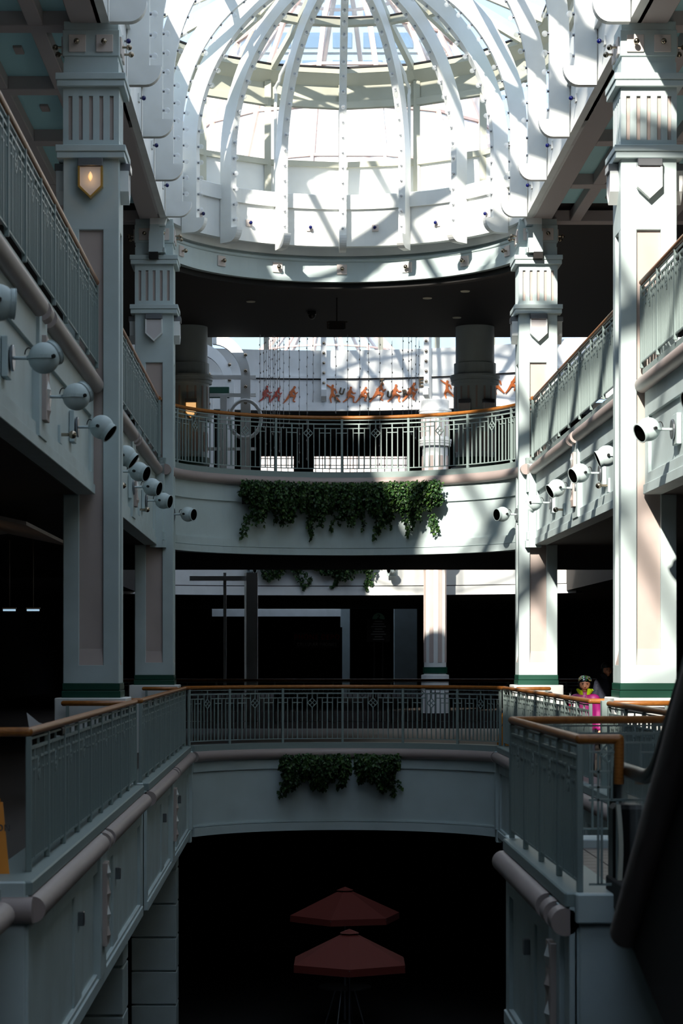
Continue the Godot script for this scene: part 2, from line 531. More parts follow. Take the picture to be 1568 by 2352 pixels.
# ---------------------------------------------------------------- dome ring, drum, ribs, skylight
const DC := 41.2           # depth of the dome's centre
func drum():
	var st
	# ring fascia on the half circle
	var arc = arc_path(1, 41.6, -90, 90, 48)
	st = S()
	sweep(st, arc, rect(3.35, 9.11, 3.62, 9.50), true, false)
	sweep(st, arc, rect(3.32, 9.11, 3.36, 9.20), true, false)
	struct("trim_1", done(st), M.paint, "curved pale fascia of the dome ring")
	st = S()
	var prof = [Vector2(3.6, 9.50), Vector2(3.37, 9.50)]
	for k in 7:
		var a = -PI / 2 + PI * k / 6
		prof.append(Vector2(3.36 - 0.035 * cos(a), 9.535 + 0.035 * sin(a)))
	prof.append_array([Vector2(3.44, 9.575), Vector2(3.44, 9.625), Vector2(3.6, 9.625)])
	sweep(st, arc, prof)
	struct("trim_2", done(st), M.paint, "shadowed moulding of the dome ring")
	st = S()
	sweep(st, arc, [Vector2(3.6, 9.625), Vector2(3.33, 9.625), Vector2(3.28, 9.78), Vector2(3.6, 9.78)])
	struct("trim_3", done(st), M.white, "white ledge band of the dome ring")
	st = S()
	sweep(st, arc, rect(3.45, 9.0, 3.62, 9.12))
	struct("trim_4", done(st), M.dark)
	# lower drum, ledge band, upper wall
	var up = u_path(-16, DC, 48)
	st = S()
	sweep(st, up, rect(3.30, 9.74, 3.46, 10.47))
	struct("wall_drum", done(st), M.white, "white lower wall of the drum behind the rib feet")
	st = S()
	sweep(st, up, [Vector2(3.24, 10.46), Vector2(3.24, 10.73), Vector2(3.27, 10.75), Vector2(3.9, 10.75), Vector2(3.9, 10.66), Vector2(3.46, 10.66), Vector2(3.46, 10.46)])
	struct("trim_5", done(st), M.white, "white horizontal band between drum and windows")
	var st2 = S()
	var ang16 = []
	for k in 9: ang16.append(-90 + 22.5 * k)
	var facets = [[XC, -15.8, -1.0, 0.0]]
	for a in ang16: facets.append([XC, DC, sin(deg_to_rad(a)), cos(deg_to_rad(a))])
	facets.append([XC, -15.8, 1.0, 0.0])
	sweep(st2, facets, rect(3.85, 10.70, 3.97, 11.41))
	struct("wall_drum", done(st2), M.white, "white panels below the dome windows")
	# solid side walls above the aisles (nave), windows only in the apse
	st = S()
	for s in [-1, 1]:
		slab(st, XC + s * 3.86, XC + s * 4.0, 11.38, 13.1, -16, DC - 1.6)
	struct("wall_drum", done(st), M.white)
	var o = thing("skylight", "glazed skylight dome and vault over the atrium", "skylight")
	o.set_meta("kind", "structure")
	st = S(); sweep(st, facets, rect(3.78, 11.39, 3.93, 11.50)); part("window_sill", done(st), M.cream, o)
	st = S(); sweep(st, facets, rect(3.78, 12.57, 3.93, 12.70)); part("window_head", done(st), M.cream, o)
	st = S(); sweep(st, facets, rect(3.85, 12.70, 3.97, 13.05)); part("ring_beam", done(st), M.cream, o)
	st = S(); sweep(st, facets, [Vector2(3.85, 13.02), Vector2(3.58, 13.20), Vector2(3.60, 13.30), Vector2(3.97, 13.05)]); part("ring_soffit", done(st), M.cream, o)
	st = S(); sweep(st, facets, [Vector2(3.55, 13.20), Vector2(3.55, 13.29), Vector2(3.63, 13.32), Vector2(3.63, 13.20)]); part("ring_frame", done(st), M.cream, o)
	st = S(); sweep(st, facets, [Vector2(3.54, 13.30), Vector2(3.54, 13.335), Vector2(3.62, 13.335), Vector2(3.62, 13.30)]); part("gasket", done(st), M.gasket, o)
	var rows = [Vector2(3.58, 13.34), Vector2(2.25, 13.90), Vector2(1.0, 14.55), Vector2(0.06, 14.85)]
	for k in [1, 2]:
		var v = rows[k]
		st = S(); sweep(st, facets, [v + Vector2(-0.05, -0.12), v + Vector2(-0.05, 0.0), v + Vector2(0.05, -0.02), v + Vector2(0.05, -0.14)]); part("purlin", done(st), M.cream, o)
		st = S(); sweep(st, facets, [v + Vector2(-0.06, 0.0), v + Vector2(-0.06, 0.035), v + Vector2(0.02, 0.035), v + Vector2(0.02, 0.0)]); part("gasket", done(st), M.gasket, o)
	# posts and rafters
	for k in range(1, 8):
		var a = deg_to_rad(ang16[k])
		var dx = sin(a)
		var dd = cos(a)
		st = S()
		bar(st, P(XC + dx * 3.84, 10.72, DC + dd * 3.84), P(XC + dx * 3.84, 13.05, DC + dd * 3.84), 0.13)
		part("post", done(st), M.cream, o)
		st = S()
		for i in 3:
			bar(st, P(XC + dx * rows[i].x, rows[i].y - 0.07, DC + dd * rows[i].x), P(XC + dx * rows[i + 1].x, rows[i + 1].y - 0.07, DC + dd * rows[i + 1].x), 0.10, 0.13)
		part("rafter", done(st), M.cream, o)
		if k == 3 or k == 5:      # pipe running down the post
			st = S()
			var pp = []
			for q in [[1.6, 13.95], [2.6, 13.52], [3.45, 13.1], [3.5, 13.0], [3.55, 12.98], [3.70, 12.92], [3.72, 12.82], [3.68, 12.76], [3.7, 12.6], [3.7, 10.76]]:
				pp.append(P(XC + dx * q[0] + (0.10 if k == 3 else -0.10), q[1] - 0.02, DC + dd * q[0]))
			tube(st, pp, 0.035, 8)
			part("drain_pipe", done(st), M.white, o)
	for k in 8:                   # panes of the apse
		var a0 = deg_to_rad(ang16[k])
		var a1 = deg_to_rad(ang16[k + 1])
		st = S()
		var q = []
		for t in [[a0, 11.5], [a1, 11.5], [a1, 12.58], [a0, 12.58]]:
			q.append(P(XC + sin(t[0]) * 3.86, t[1], DC + cos(t[0]) * 3.86))
		face(st, q, P(0, 0, 0) - P(sin(a0), 0, cos(a0)))
		part("window_pane", done(st), M.glass, o)
		for i in 3:
			st = S()
			q = []
			for t in [[a0, i], [a1, i], [a1, i + 1], [a0, i + 1]]:
				q.append(P(XC + sin(t[0]) * rows[t[1]].x, rows[t[1]].y, DC + cos(t[0]) * rows[t[1]].x))
			face(st, q, Vector3.UP)
			part("roof_pane", done(st), M.glass, o)
	# vault rafters and panes toward the camera
	for k in 12:
		var d = DC - k * 3.153
		st = S()
		for s in [-1, 1]:
			for i in 3:
				bar(st, P(XC + s * rows[i].x, rows[i].y - 0.07, d), P(XC + s * rows[i + 1].x, rows[i + 1].y - 0.07, d), 0.10, 0.13)
		part("rafter", done(st), M.cream, o)
		if k < 11:
			for s in [-1, 1]:
				for i in 3:
					st = S()
					face(st, [P(XC + s * rows[i].x, rows[i].y, d), P(XC + s * rows[i].x, rows[i].y, d - 3.153), P(XC + s * rows[i + 1].x, rows[i + 1].y, d - 3.153), P(XC + s * rows[i + 1].x, rows[i + 1].y, d)], Vector3.UP)
					part("roof_pane", done(st), M.glass, o)
	st = S(); slab(st, XC - 4, XC + 4, 10.7, 15.2, 6.1, 6.5); struct("wall_near", done(st), M.shop)
	ribs()
	fascia_knobs()

func rib_outline(full):
	var ro = 3.28
	var ri = 2.975
	var y0 = 11.28
	var yf = 9.68
	var pts = [Vector2(ro, yf), Vector2(ro, y0)]
	var amax = 90.0 if full else 84.0
	for i in range(1, 25): pts.append(Vector2(cos(deg_to_rad(amax * i / 24)) * ro, y0 + sin(deg_to_rad(amax * i / 24)) * ro))
	var inner = []
	for i in range(24, 0, -1): inner.append(Vector2(cos(deg_to_rad(amax * i / 24)) * ri, y0 + sin(deg_to_rad(amax * i / 24)) * ri))
	inner.append_array([Vector2(ri, y0), Vector2(ri, yf + 0.27), Vector2(2.81, yf + 0.265)])
	for i in range(1, 8):
		var t = PI / 2 * i / 8
		inner.append(Vector2(3.03 - 0.22 * cos(t), yf + 0.265 - 0.265 * sin(t)))
	inner.append(Vector2(3.03, yf))
	return [pts, inner]

func bulb_spots(full):
	var out = []
	var y = 10.10
	while y < 11.28:
		out.append([Vector2(2.975, y), 0.0])
		y += 0.295
	var a = (y - 11.28) / 2.975
	while a < deg_to_rad(88 if full else 78):
		out.append([Vector2(cos(a) * 2.975, 11.28 + sin(a) * 2.975), a])
		a += 0.295 / 2.975
	return out

func ribs():
	var st = S()
	lathe(st, [Vector2(0.022, -0.002), Vector2(0.022, 0.03), Vector2(0.0, 0.03)], 8)
	var socket = done(st)
	var globe = ball(0.047, 12)
	var ol = rib_outline(false)
	var half = ol[0] + ol[1]
	st = S()
	prism(st, half, 0.14)
	var half_mesh = done(st)
	var olf = rib_outline(true)
	var whole = []
	for p in olf[0]: whole.append(p)
	for i in range(olf[0].size() - 2, -1, -1): whole.append(Vector2(-olf[0][i].x, olf[0][i].y))
	var inn = olf[1]
	for i in range(inn.size() - 1, -1, -1): whole.append(Vector2(-inn[i].x, inn[i].y))
	for i in range(1, inn.size()): whole.append(inn[i])
	st = S()
	prism(st, whole, 0.14)
	var whole_mesh = done(st)
	var spots = bulb_spots(false)
	var names = ["third rib left of the middle one", "second rib left of the middle one", "first rib left of the middle one", "middle rib", "first rib right of the middle one", "second rib right of the middle one", "third rib right of the middle one"]
	for k in 7:
		var th = deg_to_rad(-67.5 + 22.5 * k)
		var dir = Vector3(sin(th), 0, -cos(th))
		var xf = Transform3D(Basis(dir, Vector3.UP, dir.cross(Vector3.UP)), Vector3(XC, -0.07, -DC))
		var o = thing("dome_rib", "white curved dome rib with clear bulbs, %s" % names[k], "rib", Vector3.ZERO, "dome ribs")
		part("rib_plate", half_mesh, M.white, o, xf)
		add_bulbs(o, spots, xf, 1, globe, socket)
	for k in 9:
		var d = DC - 3.153 * k
		var xf = Transform3D(Basis(), Vector3(XC, 0, -d))
		var o = thing("vault_rib", "white arched vault rib, %s" % ("at the edge of the half dome" if k == 0 else ORD[k - 1] + " in front of the half dome"), "rib", Vector3.ZERO, "vault ribs")
		part("rib_plate", whole_mesh, M.white, o, xf)
		if k < 5:
			add_bulbs(o, bulb_spots(true) if k < 1 else spots.slice(0, 16), xf, 1, globe, socket)
			add_bulbs(o, bulb_spots(true) if k < 1 else spots.slice(0, 16), xf, -1, globe, socket)

func add_bulbs(o, spots, xf, sx, globe, socket):
	for s in spots:
		var inward = Vector3(-cos(s[1]) * sx, -sin(s[1]), 0)
		var at = Vector3(s[0].x * sx, s[0].y, 0)
		var y = inward
		var z = Vector3(0, 0, 1)
		var b = Basis(y.cross(z), y, z)
		var soc = part("socket", socket, M.steel, o, xf * Transform3D(b, at))
		part("bulb", globe, M.clear, soc, Transform3D(Basis(), Vector3(0, 0.065, 0)))

func knob(called, label, group, pos, out, plate, sz, mball, r, stem):
	var z = out.normalized()
	var x = Vector3.UP.cross(z).normalized()
	var xf = Transform3D(Basis(x, Vector3.UP, z), pos)
	var o = thing(called, label, "knob" if mball != M.blue else "bulb", Vector3.ZERO, group)
	o.transform = xf
	part("plate", box_mesh(Vector3(sz, sz, 0.03), 0.004), plate, o, Transform3D(Basis(), Vector3(0, 0, 0.012)))
	var st = S()
	tube(st, [Vector3(0, 0, 0.02), Vector3(0, 0, stem)], r * 0.42, 8)
	part("stem", done(st), M.chrome if mball != M.blue else M.steel, o)
	part("ball", ball(r, 14), mball, o, Transform3D(Basis(), Vector3(0, 0, stem)))
	return o

func fascia_knobs():
	var pos = ["left of centre, third", "left of centre, second", "left of centre, first", "in the middle", "right of centre, first", "right of centre, second", "right of centre, third"]
	for k in 7:
		var th = deg_to_rad(-67.5 + 22.5 * k)
		knob("ball_knob", "bronze ball knob on the dome ring fascia, %s" % pos[k], "ring fascia knobs", P(XC + sin(th) * 3.35, 9.36, 41.6 + cos(th) * 3.35), -P(sin(th), 0, cos(th)), M.plate, 0.20, M.chrome, 0.042, 0.10)
	var pos8 = ["fourth left of the middle rib", "third left of the middle rib", "second left of the middle rib", "just left of the middle rib", "just right of the middle rib", "second right of the middle rib", "third right of the middle rib", "fourth right of the middle rib"]
	for k in 8:
		var th = deg_to_rad(-78.75 + 22.5 * k)
		knob("blue_bulb", "small blue globe bulb on the curved drum, %s" % pos8[k], "blue bulbs on the drum", P(XC + sin(th) * 3.30, 10.09, DC + cos(th) * 3.30), -P(sin(th), 0, cos(th)), M.plate, 0.13, M.blue, 0.036, 0.085)
	for s in [-1, 1]:
		for k in 9:
			var d = DC - 0.8 - 1.577 * k
			knob("blue_bulb", "blue globe bulb on the %s drum wall, %s from the half dome" % ["left" if s < 0 else "right", ORD[k]], "blue bulbs along the vault", P(XC + s * 3.30, 10.09, d), Vector3(-s, 0, 0), M.white, 0.13, M.blue, 0.036, 0.085)

# ---------------------------------------------------------------- columns and sconces
func make_column(called, label, x, d, side):
	var hw = 0.355
	var o = thing(called, label, "column", P(x, 0, d + hw), "square atrium columns")
	var st
	st = S()
	slab(st, -hw + 0.05, hw - 0.05, 1.5, 7.2, -hw + 0.05, hw - 0.05)
	part("inset_panel", done(st), M.beige, o)
	st = S()
	for sx in [-1, 1]:
		for sz in [-1, 1]:
			bx(st, Vector3(sx * (hw - 0.101), 4.34, sz * (hw - 0.101)), Vector3(0.202, 5.56, 0.202), Basis(), 0.008)
	slab(st, -hw, hw, 7.108, 8.06, -hw, hw, 0.008)
	slab(st, -hw, hw, 1.335, 1.575, -hw, hw, 0.008)
	part("shaft", done(st), M.paint, o)
	st = S()
	for k in 4:
		var b = Basis(Vector3.UP, PI / 2 * k)
		face(st, [b * Vector3(-0.153, 1.57, hw - 0.002), b * Vector3(0.153, 1.57, hw - 0.002), b * Vector3(0.153, 1.78, hw - 0.05), b * Vector3(-0.153, 1.78, hw - 0.05)], b * Vector3(0, 0.3, 1))
	part("panel_sill", done(st), M.beige, o)
	# capital: two stepped bands with a fluted drum between
	for yb in [[8.007, 8.172], [8.918, 9.085]]:
		st = S()
		var h = (yb[1] - yb[0]) * 0.5
		slab(st, -hw - 0.075, hw + 0.075, yb[0], yb[0] + h - 0.008, -hw - 0.075, hw + 0.075, 0.006)
		slab(st, -hw - 0.065, hw + 0.065, yb[0] + h - 0.02, yb[0] + h, -hw - 0.065, hw + 0.065)
		slab(st, -hw - 0.09, hw + 0.09, yb[0] + h, yb[1], -hw - 0.09, hw + 0.09, 0.006)
		part("capital_band", done(st), M.paint, o)
	st = S()
	slab(st, -hw + 0.035, hw - 0.035, 8.15, 8.95, -hw + 0.035, hw - 0.035)
	part("flute_backing", done(st), M.beige, o)
	st = S()
	for k in 4:
		var b = Basis(Vector3.UP, PI / 2 * k)
		for j in 6:
			var c = -0.318 if j == 0 else -0.262 + 0.131 * (j - 1) + 0.0255
			var e = 0.318 if j == 5 else -0.262 + 0.131 * j - 0.0255
			bx(st, b * Vector3((c + e) * 0.5, 8.53, hw - 0.018), Vector3(e - c, 0.56, 0.036), b)
		bx(st, b * Vector3(hw - 0.0185, 8.53, hw - 0.0185), Vector3(0.037, 0.80, 0.037), b)
		bx(st, b * Vector3(0, 8.2, hw - 0.018), Vector3(0.636, 0.10, 0.036), b)
		bx(st, b * Vector3(0, 8.87, hw - 0.018), Vector3(0.636, 0.12, 0.036), b)
	part("fluted_drum", done(st), M.paint, o)
	st = S()
	slab(st, -hw + 0.005, hw - 0.005, 9.06, 9.24, -hw + 0.005, hw - 0.005)
	slab(st, -hw + 0.015, hw - 0.015, 9.22, 9.33, -hw + 0.015, hw - 0.015)
	slab(st, -hw - 0.005, hw + 0.005, 9.317, 9.65, -hw - 0.005, hw + 0.005, 0.006)
	slab(st, -hw + 0.01, hw - 0.01, 9.62, 9.76, -hw + 0.01, hw - 0.01)
	part("capital_block", done(st), M.paint, o)
	st = S()
	slab(st, -hw - 0.012, hw + 0.012, 1.252, 1.34, -hw - 0.012, hw + 0.012, 0.006)
	slab(st, -hw, hw, 1.24, 1.26, -hw, hw)
	slab(st, -hw - 0.02, hw + 0.02, 1.15, 1.244, -hw - 0.02, hw + 0.02, 0.006)
	part("green_band", done(st), M.green, o)
	st = S()
	slab(st, -hw - 0.10, hw + 0.10, -0.1, 1.155, -hw - 0.10, hw + 0.10, 0.01)
	part("pedestal", done(st), M.white, o)
	st = S()
	for k in 6:
		slab(st, -hw - 0.06, hw + 0.06, -5.35 + k * 0.62, -5.35 + k * 0.62 + 0.59, -hw - 0.06, hw + 0.06, 0.012)
		slab(st, -hw, hw, -5.35 + k * 0.62 + 0.58, -5.35 + k * 0.62 + 0.63, -hw, hw)
	part("lower_shaft", done(st), M.paint, o)
	# square plates with bronze ball knobs
	for k in 4:
		var b = Basis(Vector3.UP, PI / 2 * k)
		for s in [-1, 1]:
			var c = Vector3(s * 0.173, 9.475, hw + 0.005)
			var pl = part("knob_plate", box_mesh(Vector3(0.215, 0.22, 0.03), 0.004), M.plate, o, Transform3D(b, b * (c + Vector3(0, 0, 0.008))))
			st = S()
			tube(st, [Vector3(0, 0, 0.01), Vector3(0, 0, 0.105)], 0.017, 8)
			part("stem", done(st), M.chrome, pl)
			part("ball", ball(0.038, 14), M.chrome, pl, Transform3D(Basis(), Vector3(0, 0, 0.105)))
	return o

func sconce(label, pos, out, lit, wpx = 0.315):
	var o = thing("wall_sconce", label, "sconce", pos, "column sconces", atan2(out.x, out.z))
	var w = wpx * 0.5
	var st = S()
	bx(st, Vector3(0, 7.945, 0.065), Vector3(wpx, 0.095, 0.13), Basis(), 0.006)
	part("hood", done(st), M.steel, o)
	var home = [Vector2(-w + 0.025, 7.89), Vector2(-w + 0.025, 7.645), Vector2(0, 7.52), Vector2(w - 0.025, 7.645), Vector2(w - 0.025, 7.89)]
	st = S()
	prism(st, home, 0.05, Transform3D(Basis(), Vector3(0, 0, 0.075)))
	part("lamp_shade", done(st), M.glow if lit == 2 else M.lampglass, o)
	var fr = [Vector2(-w, 7.9), Vector2(-w, 7.637), Vector2(0, 7.49), Vector2(w, 7.637), Vector2(w, 7.9), Vector2(w - 0.025, 7.9), Vector2(w - 0.025, 7.65), Vector2(0, 7.52), Vector2(-w + 0.025, 7.65), Vector2(-w + 0.025, 7.9)]
	st = S()
	prism(st, fr, 0.11, Transform3D(Basis(), Vector3(0, 0, 0.055)))
	part("frame", done(st), M.brass if lit else M.white, o)
	if lit == 1:
		st = S()
		var pp = []
		for k in 7: pp.append(Vector2(0.028 * sin(PI * k / 6), 7.70 + 0.13 * k / 6.0))
		lathe(st, pp, 10)
		part("bulb", done(st), M.glow, o, Transform3D(Basis(), Vector3(0, 0, 0.10)))
	return o

func columns():
	var spec = [["square pale column on the near left, in shade", XC - 3.535, 28.79, -1, "near left"], ["square pale column on the far left beside the dome ring", XC - 3.535, 41.8, -1, "far left"], ["square pale column on the near right, striped with sunlight", XC + 3.555, 28.79, 1, "near right"], ["square pale column on the far right beside the dome ring", XC + 3.555, 41.8, 1, "far right"]]
	for s in spec:
		make_column("column", s[0], s[1], s[2], s[3])
		var c = P(s[1], 0, s[2] + 0.355)
		sconce("shield-shaped wall sconce on the front of the %s column%s" % [s[4], ", lit" if s[4] == "near left" else ""], c + Vector3(0, 0, 0.355), Vector3(0, 0, 1), 1 if s[4] == "near left" else 0)
		sconce("shield-shaped wall sconce on the left face of the %s column" % s[4], c + Vector3(-0.355, 0, 0), Vector3(-1, 0, 0), 0)
		sconce("shield-shaped wall sconce on the right face of the %s column" % s[4], c + Vector3(0.355, 0, 0), Vector3(1, 0, 0), 0)
	lamp("sconce_light", P(XC - 3.535, 7.72, 28.55), 0.012, Color(1.0, 0.8, 0.55), 0.03)

# ---------------------------------------------------------------- railings
func along(path, s):     # position and direction at length s of a polyline of Vector2(x, depth)
	for i in path.size() - 1:
		var l = path[i].distance_to(path[i + 1])
		if s <= l or i == path.size() - 2:
			var t = clampf(s / l, 0, 1)
			return [path[i].lerp(path[i + 1], t), (path[i + 1] - path[i]).normalized()]
		s -= l
	return [path[-1], Vector2(1, 0)]

func railing(label, path, yb, opts = {}):
	var o = thing("railing", label, "railing", Vector3.ZERO)
	var total = 0.0
	for i in path.size() - 1: total += path[i].distance_to(path[i + 1])
	var n = opts.get("panels", max(1, int(round(total / 1.32))))
	var rail_y = yb + 1.09
	var st = S()
	var pts = []
	for p in path: pts.append(P(p.x, rail_y, p.y))
	if opts.has("before"): pts.push_front(opts.before)
	if opts.has("after"): pts.append(opts.after)
	if opts.get("drop", 0.0) > 0.0: pts.append(pts[-1] - Vector3(0, opts.drop, 0))
	if path.size() > 4:
		tube(st, pts, 0.036, 10)
	else:
		for i in pts.size() - 1:
			tube(st, [pts[i], pts[i + 1]], 0.036, 12)
			if i > 0:
				var xf = Transform3D(Basis(), pts[i])
				lathe(st, [Vector2(0, -0.036), Vector2(0.018, -0.031), Vector2(0.031, -0.018), Vector2(0.036, 0), Vector2(0.031, 0.018), Vector2(0.018, 0.031), Vector2(0, 0.036)], 12, xf)
	part("handrail", done(st), M.wood, o)
	var w = opts.get("w", 0.018)
	for i in n + 1:
		var a = along(path, total * i / n)
		var b = Basis(Vector3.UP, atan2(a[1].y, a[1].x))
		part("post", box_mesh(Vector3(0.046, 1.055, 0.046), 0.005), M.rail, o, Transform3D(b, P(a[0].x, yb + 0.5275, a[0].y)))
	for i in n:
		st = S()
		var spans = [[0, 12, 1.035, 0.016], [0, 12, 0.96, 0.026], [0, 5, 0.874, 0.018], [7, 12, 0.874, 0.018], [0, 1, 0.783, 0.016], [2, 4, 0.783, 0.016], [8, 10, 0.783, 0.016], [11, 12, 0.783, 0.016], [0, 12, 0.075, 0.018]]
		for sp in spans:
			var steps = 3 if path.size() > 4 and sp[1] - sp[0] > 4 else 1
			for q in steps:
				var k0 = lerp(float(sp[0]), float(sp[1]), float(q) / steps)
				var k1 = lerp(float(sp[0]), float(sp[1]), float(q + 1) / steps)
				var a = along(path, total * (i + k0 / 12.0) / n)[0]
				var b = along(path, total * (i + k1 / 12.0) / n)[0]
				bar(st, P(a.x, yb + sp[2], a.y), P(b.x, yb + sp[2], b.y), 0.02, sp[3])
		part("crossbar", done(st), M.rail, o)
		for k in range(1, 12):
			var a = along(path, total * (i + k / 12.0) / n)
			var bb = Basis(Vector3.UP, atan2(a[1].y, a[1].x))
			var at = func(y0, y1, ww):
				part("picket", box_mesh(Vector3(ww, y1 - y0, ww)), M.rail, o, Transform3D(bb, P(a[0].x, yb + (y0 + y1) * 0.5, a[0].y)))
			if k == 6:
				at.call(0.075, 0.684, w)
				at.call(0.87, 1.035, w)
				part("diamond", diamond_mesh(), M.rail, o, Transform3D(bb, P(a[0].x, yb + 0.777, a[0].y)))
			elif k == 3 or k == 9: at.call(0.075, 0.96, 0.026)
			elif k == 5 or k == 7: at.call(0.075, 0.96, w)
			else: at.call(0.075, 0.874, w)
	return o

func diamond_mesh():
	if not shared.has("diamond"):
		var st = S()
		var h = 0.093
		var c = [Vector3(h, 0, 0), Vector3(0, h, 0), Vector3(-h, 0, 0), Vector3(0, -h, 0)]
		for k in 4: bar(st, c[k], c[(k + 1) % 4], 0.016)
		bar(st, (c[0] + c[1]) * 0.5, (c[2] + c[3]) * 0.5, 0.014)
		bar(st, (c[1] + c[2]) * 0.5, (c[3] + c[0]) * 0.5, 0.014)
		shared["diamond"] = done(st)
	return shared["diamond"]

func arc_pts(r, d0, a0, a1, n):
	var out = []
	for i in n + 1:
		var a = deg_to_rad(lerp(float(a0), float(a1), float(i) / n))
		out.append(Vector2(XC + sin(a) * r, d0 + cos(a) * r))
	return out

func railings():
	railing("curved balustrade with wooden handrail on the third level bridge", arc_pts(3.43, 41.6, -90, 90, 48), 5.34, {"panels": 8})
	railing("left gallery balustrade of the third level, behind the near left column", [Vector2(-2.50, 29.55), Vector2(-2.50, 41.75)], 5.34)
	railing("left gallery balustrade of the third level, nearest the camera", [Vector2(-2.50, 12.0), Vector2(-2.50, 28.75)], 5.34)
	railing("right gallery balustrade of the third level, behind the near right column", [Vector2(4.42, 29.55), Vector2(4.42, 41.75)], 5.34)
	railing("right gallery balustrade of the third level, nearest the camera", [Vector2(4.42, 16.0), Vector2(4.42, 28.75)], 5.34)
	railing("curved balustrade with wooden handrail on the second level bridge", arc_pts(3.30, 41.1, -62.5, 62.5, 40), 0.0, {"panels": 6})
	railing("left balustrade of the second level leading to the bridge", [Vector2(-2.04, 30.2), Vector2(-2.04, 42.4)], 0.0, {"before": P(-2.45, 1.09, 30.2), "after": P(-1.97, 1.09, 42.62)})
	railing("left balustrade of the second level nearest the camera", [Vector2(-2.07, 17.7), Vector2(-2.07, 29.6)], 0.0, {"before": P(-2.75, 1.09, 17.7)})
	railing("right balustrade of the second level leading to the bridge", [Vector2(3.94, 42.4), Vector2(3.92, 29.9)], 0.0, {"after": P(4.2, 1.09, 29.9), "before": P(3.85, 1.09, 42.62)})
	railing("right balustrade of the second level between near column and escalator landing", [Vector2(3.93, 28.2), Vector2(3.93, 21.2)], 0.0)
	railing("escalator landing balustrade along the well at lower right", [Vector2(2.02, 20.95), Vector2(2.04, 16.15)], 0.0, {"after": P(2.32, 1.09, 16.15), "drop": 0.32})
	railing("escalator landing balustrade across the far side of the landing", [Vector2(2.02, 20.95), Vector2(3.85, 21.3)], 0.0)
	# short wooden guard rails in front of the pedestals
	for g in [[-2.93, -2.10, 28.55, "near left"], [-2.78, -2.12, 41.55, "far left"], [4.08, 4.72, 41.55, "far right"], [4.02, 4.78, 28.55, "near right"]]:
		var o = thing("guard_rail", "short wooden guard rail before the pedestal of the %s column" % g[3], "rail", P(0, 0, 0), "pedestal guard rails")
		var st = S()
		tube(st, [P(g[0], 1.09, g[2]), P(g[0] + 0.02, 1.09, g[2]), P(g[1] - 0.02, 1.09, g[2]), P(g[1], 1.09, g[2])], [0.018, 0.034, 0.034, 0.018], 12)
		part("handrail", done(st), M.wood, o)
		st = S()
		bar(st, P(g[0] + 0.08, -0.1, g[2]), P(g[0] + 0.08, 1.06, g[2]), 0.04)
		bar(st, P(g[1] - 0.08, -0.1, g[2]), P(g[1] - 0.08, 1.06, g[2]), 0.04)
		part("post", done(st), M.rail, o)
	# newel post between the two right railings
	var st = S()
	slab(st, 3.96, 4.06, -0.1, 1.11, 29.1, 29.25, 0.006)
	tag(part("newel_post", done(st), M.rail, self), "square grey newel post between the two right balustrades", "post")
	# low gate of thin bars under the dropped end of the landing handrail
	var o = thing("bar_gate", "low gate of thin grey bars beside the escalator newel", "gate")
	for p in [[2.10, 0.66, 2.58, 0.66], [2.10, 1.0, 2.28, 1.0], [2.10, 0.86, 2.26, 0.86], [2.10, 0.75, 2.26, 0.75], [2.10, 0.06, 2.4, 0.06]]:
		st = S(); bar(st, P(p[0], p[1], 16.1), P(p[2], p[3], 16.1), 0.016); part("crossbar", done(st), M.rail, o)
	for p in [[2.165, 0.06, 1.0], [2.26, 0.66, 1.0], [2.19, 0.06, 0.66], [2.30, 0.06, 0.66], [2.44, 0.05, 0.66], [2.58, 0.05, 0.66]]:
		st = S(); bar(st, P(p[0], p[1], 16.1), P(p[0], p[2], 16.1), 0.016); part("picket", done(st), M.rail, o)

# ---------------------------------------------------------------- parapets (fascias of the decks)
func ornament(parent, x, s, yc, h, d, w):
	# beige plate with a column of raised and sunk diamonds; faces -s along x
	var pl = part("ornament_plate", box_mesh(Vector3(0.05, h, w), 0.005), M.beige, parent, Transform3D(Basis(), P(x - s * 0.02, yc, d)))
	for k in 4:
		var y = h * 0.5 - h * (k + 0.5) / 4.0
		var st = S()
		var c = Vector3(-s * 0.055, y, 0)
		var q = [Vector3(-s * 0.024, y + h / 8.5, 0), Vector3(-s * 0.024, y, w * 0.36), Vector3(-s * 0.024, y - h / 8.5, 0), Vector3(-s * 0.024, y, -w * 0.36)]
		for i in 4: face(st, [q[i], q[(i + 1) % 4], c], c - (q[i] + q[(i + 1) % 4]) * 0.5 + Vector3(-s * 0.05, 0, 0))
		part("diamond_boss", done(st), M.white if k % 2 == 0 else M.beige, pl)

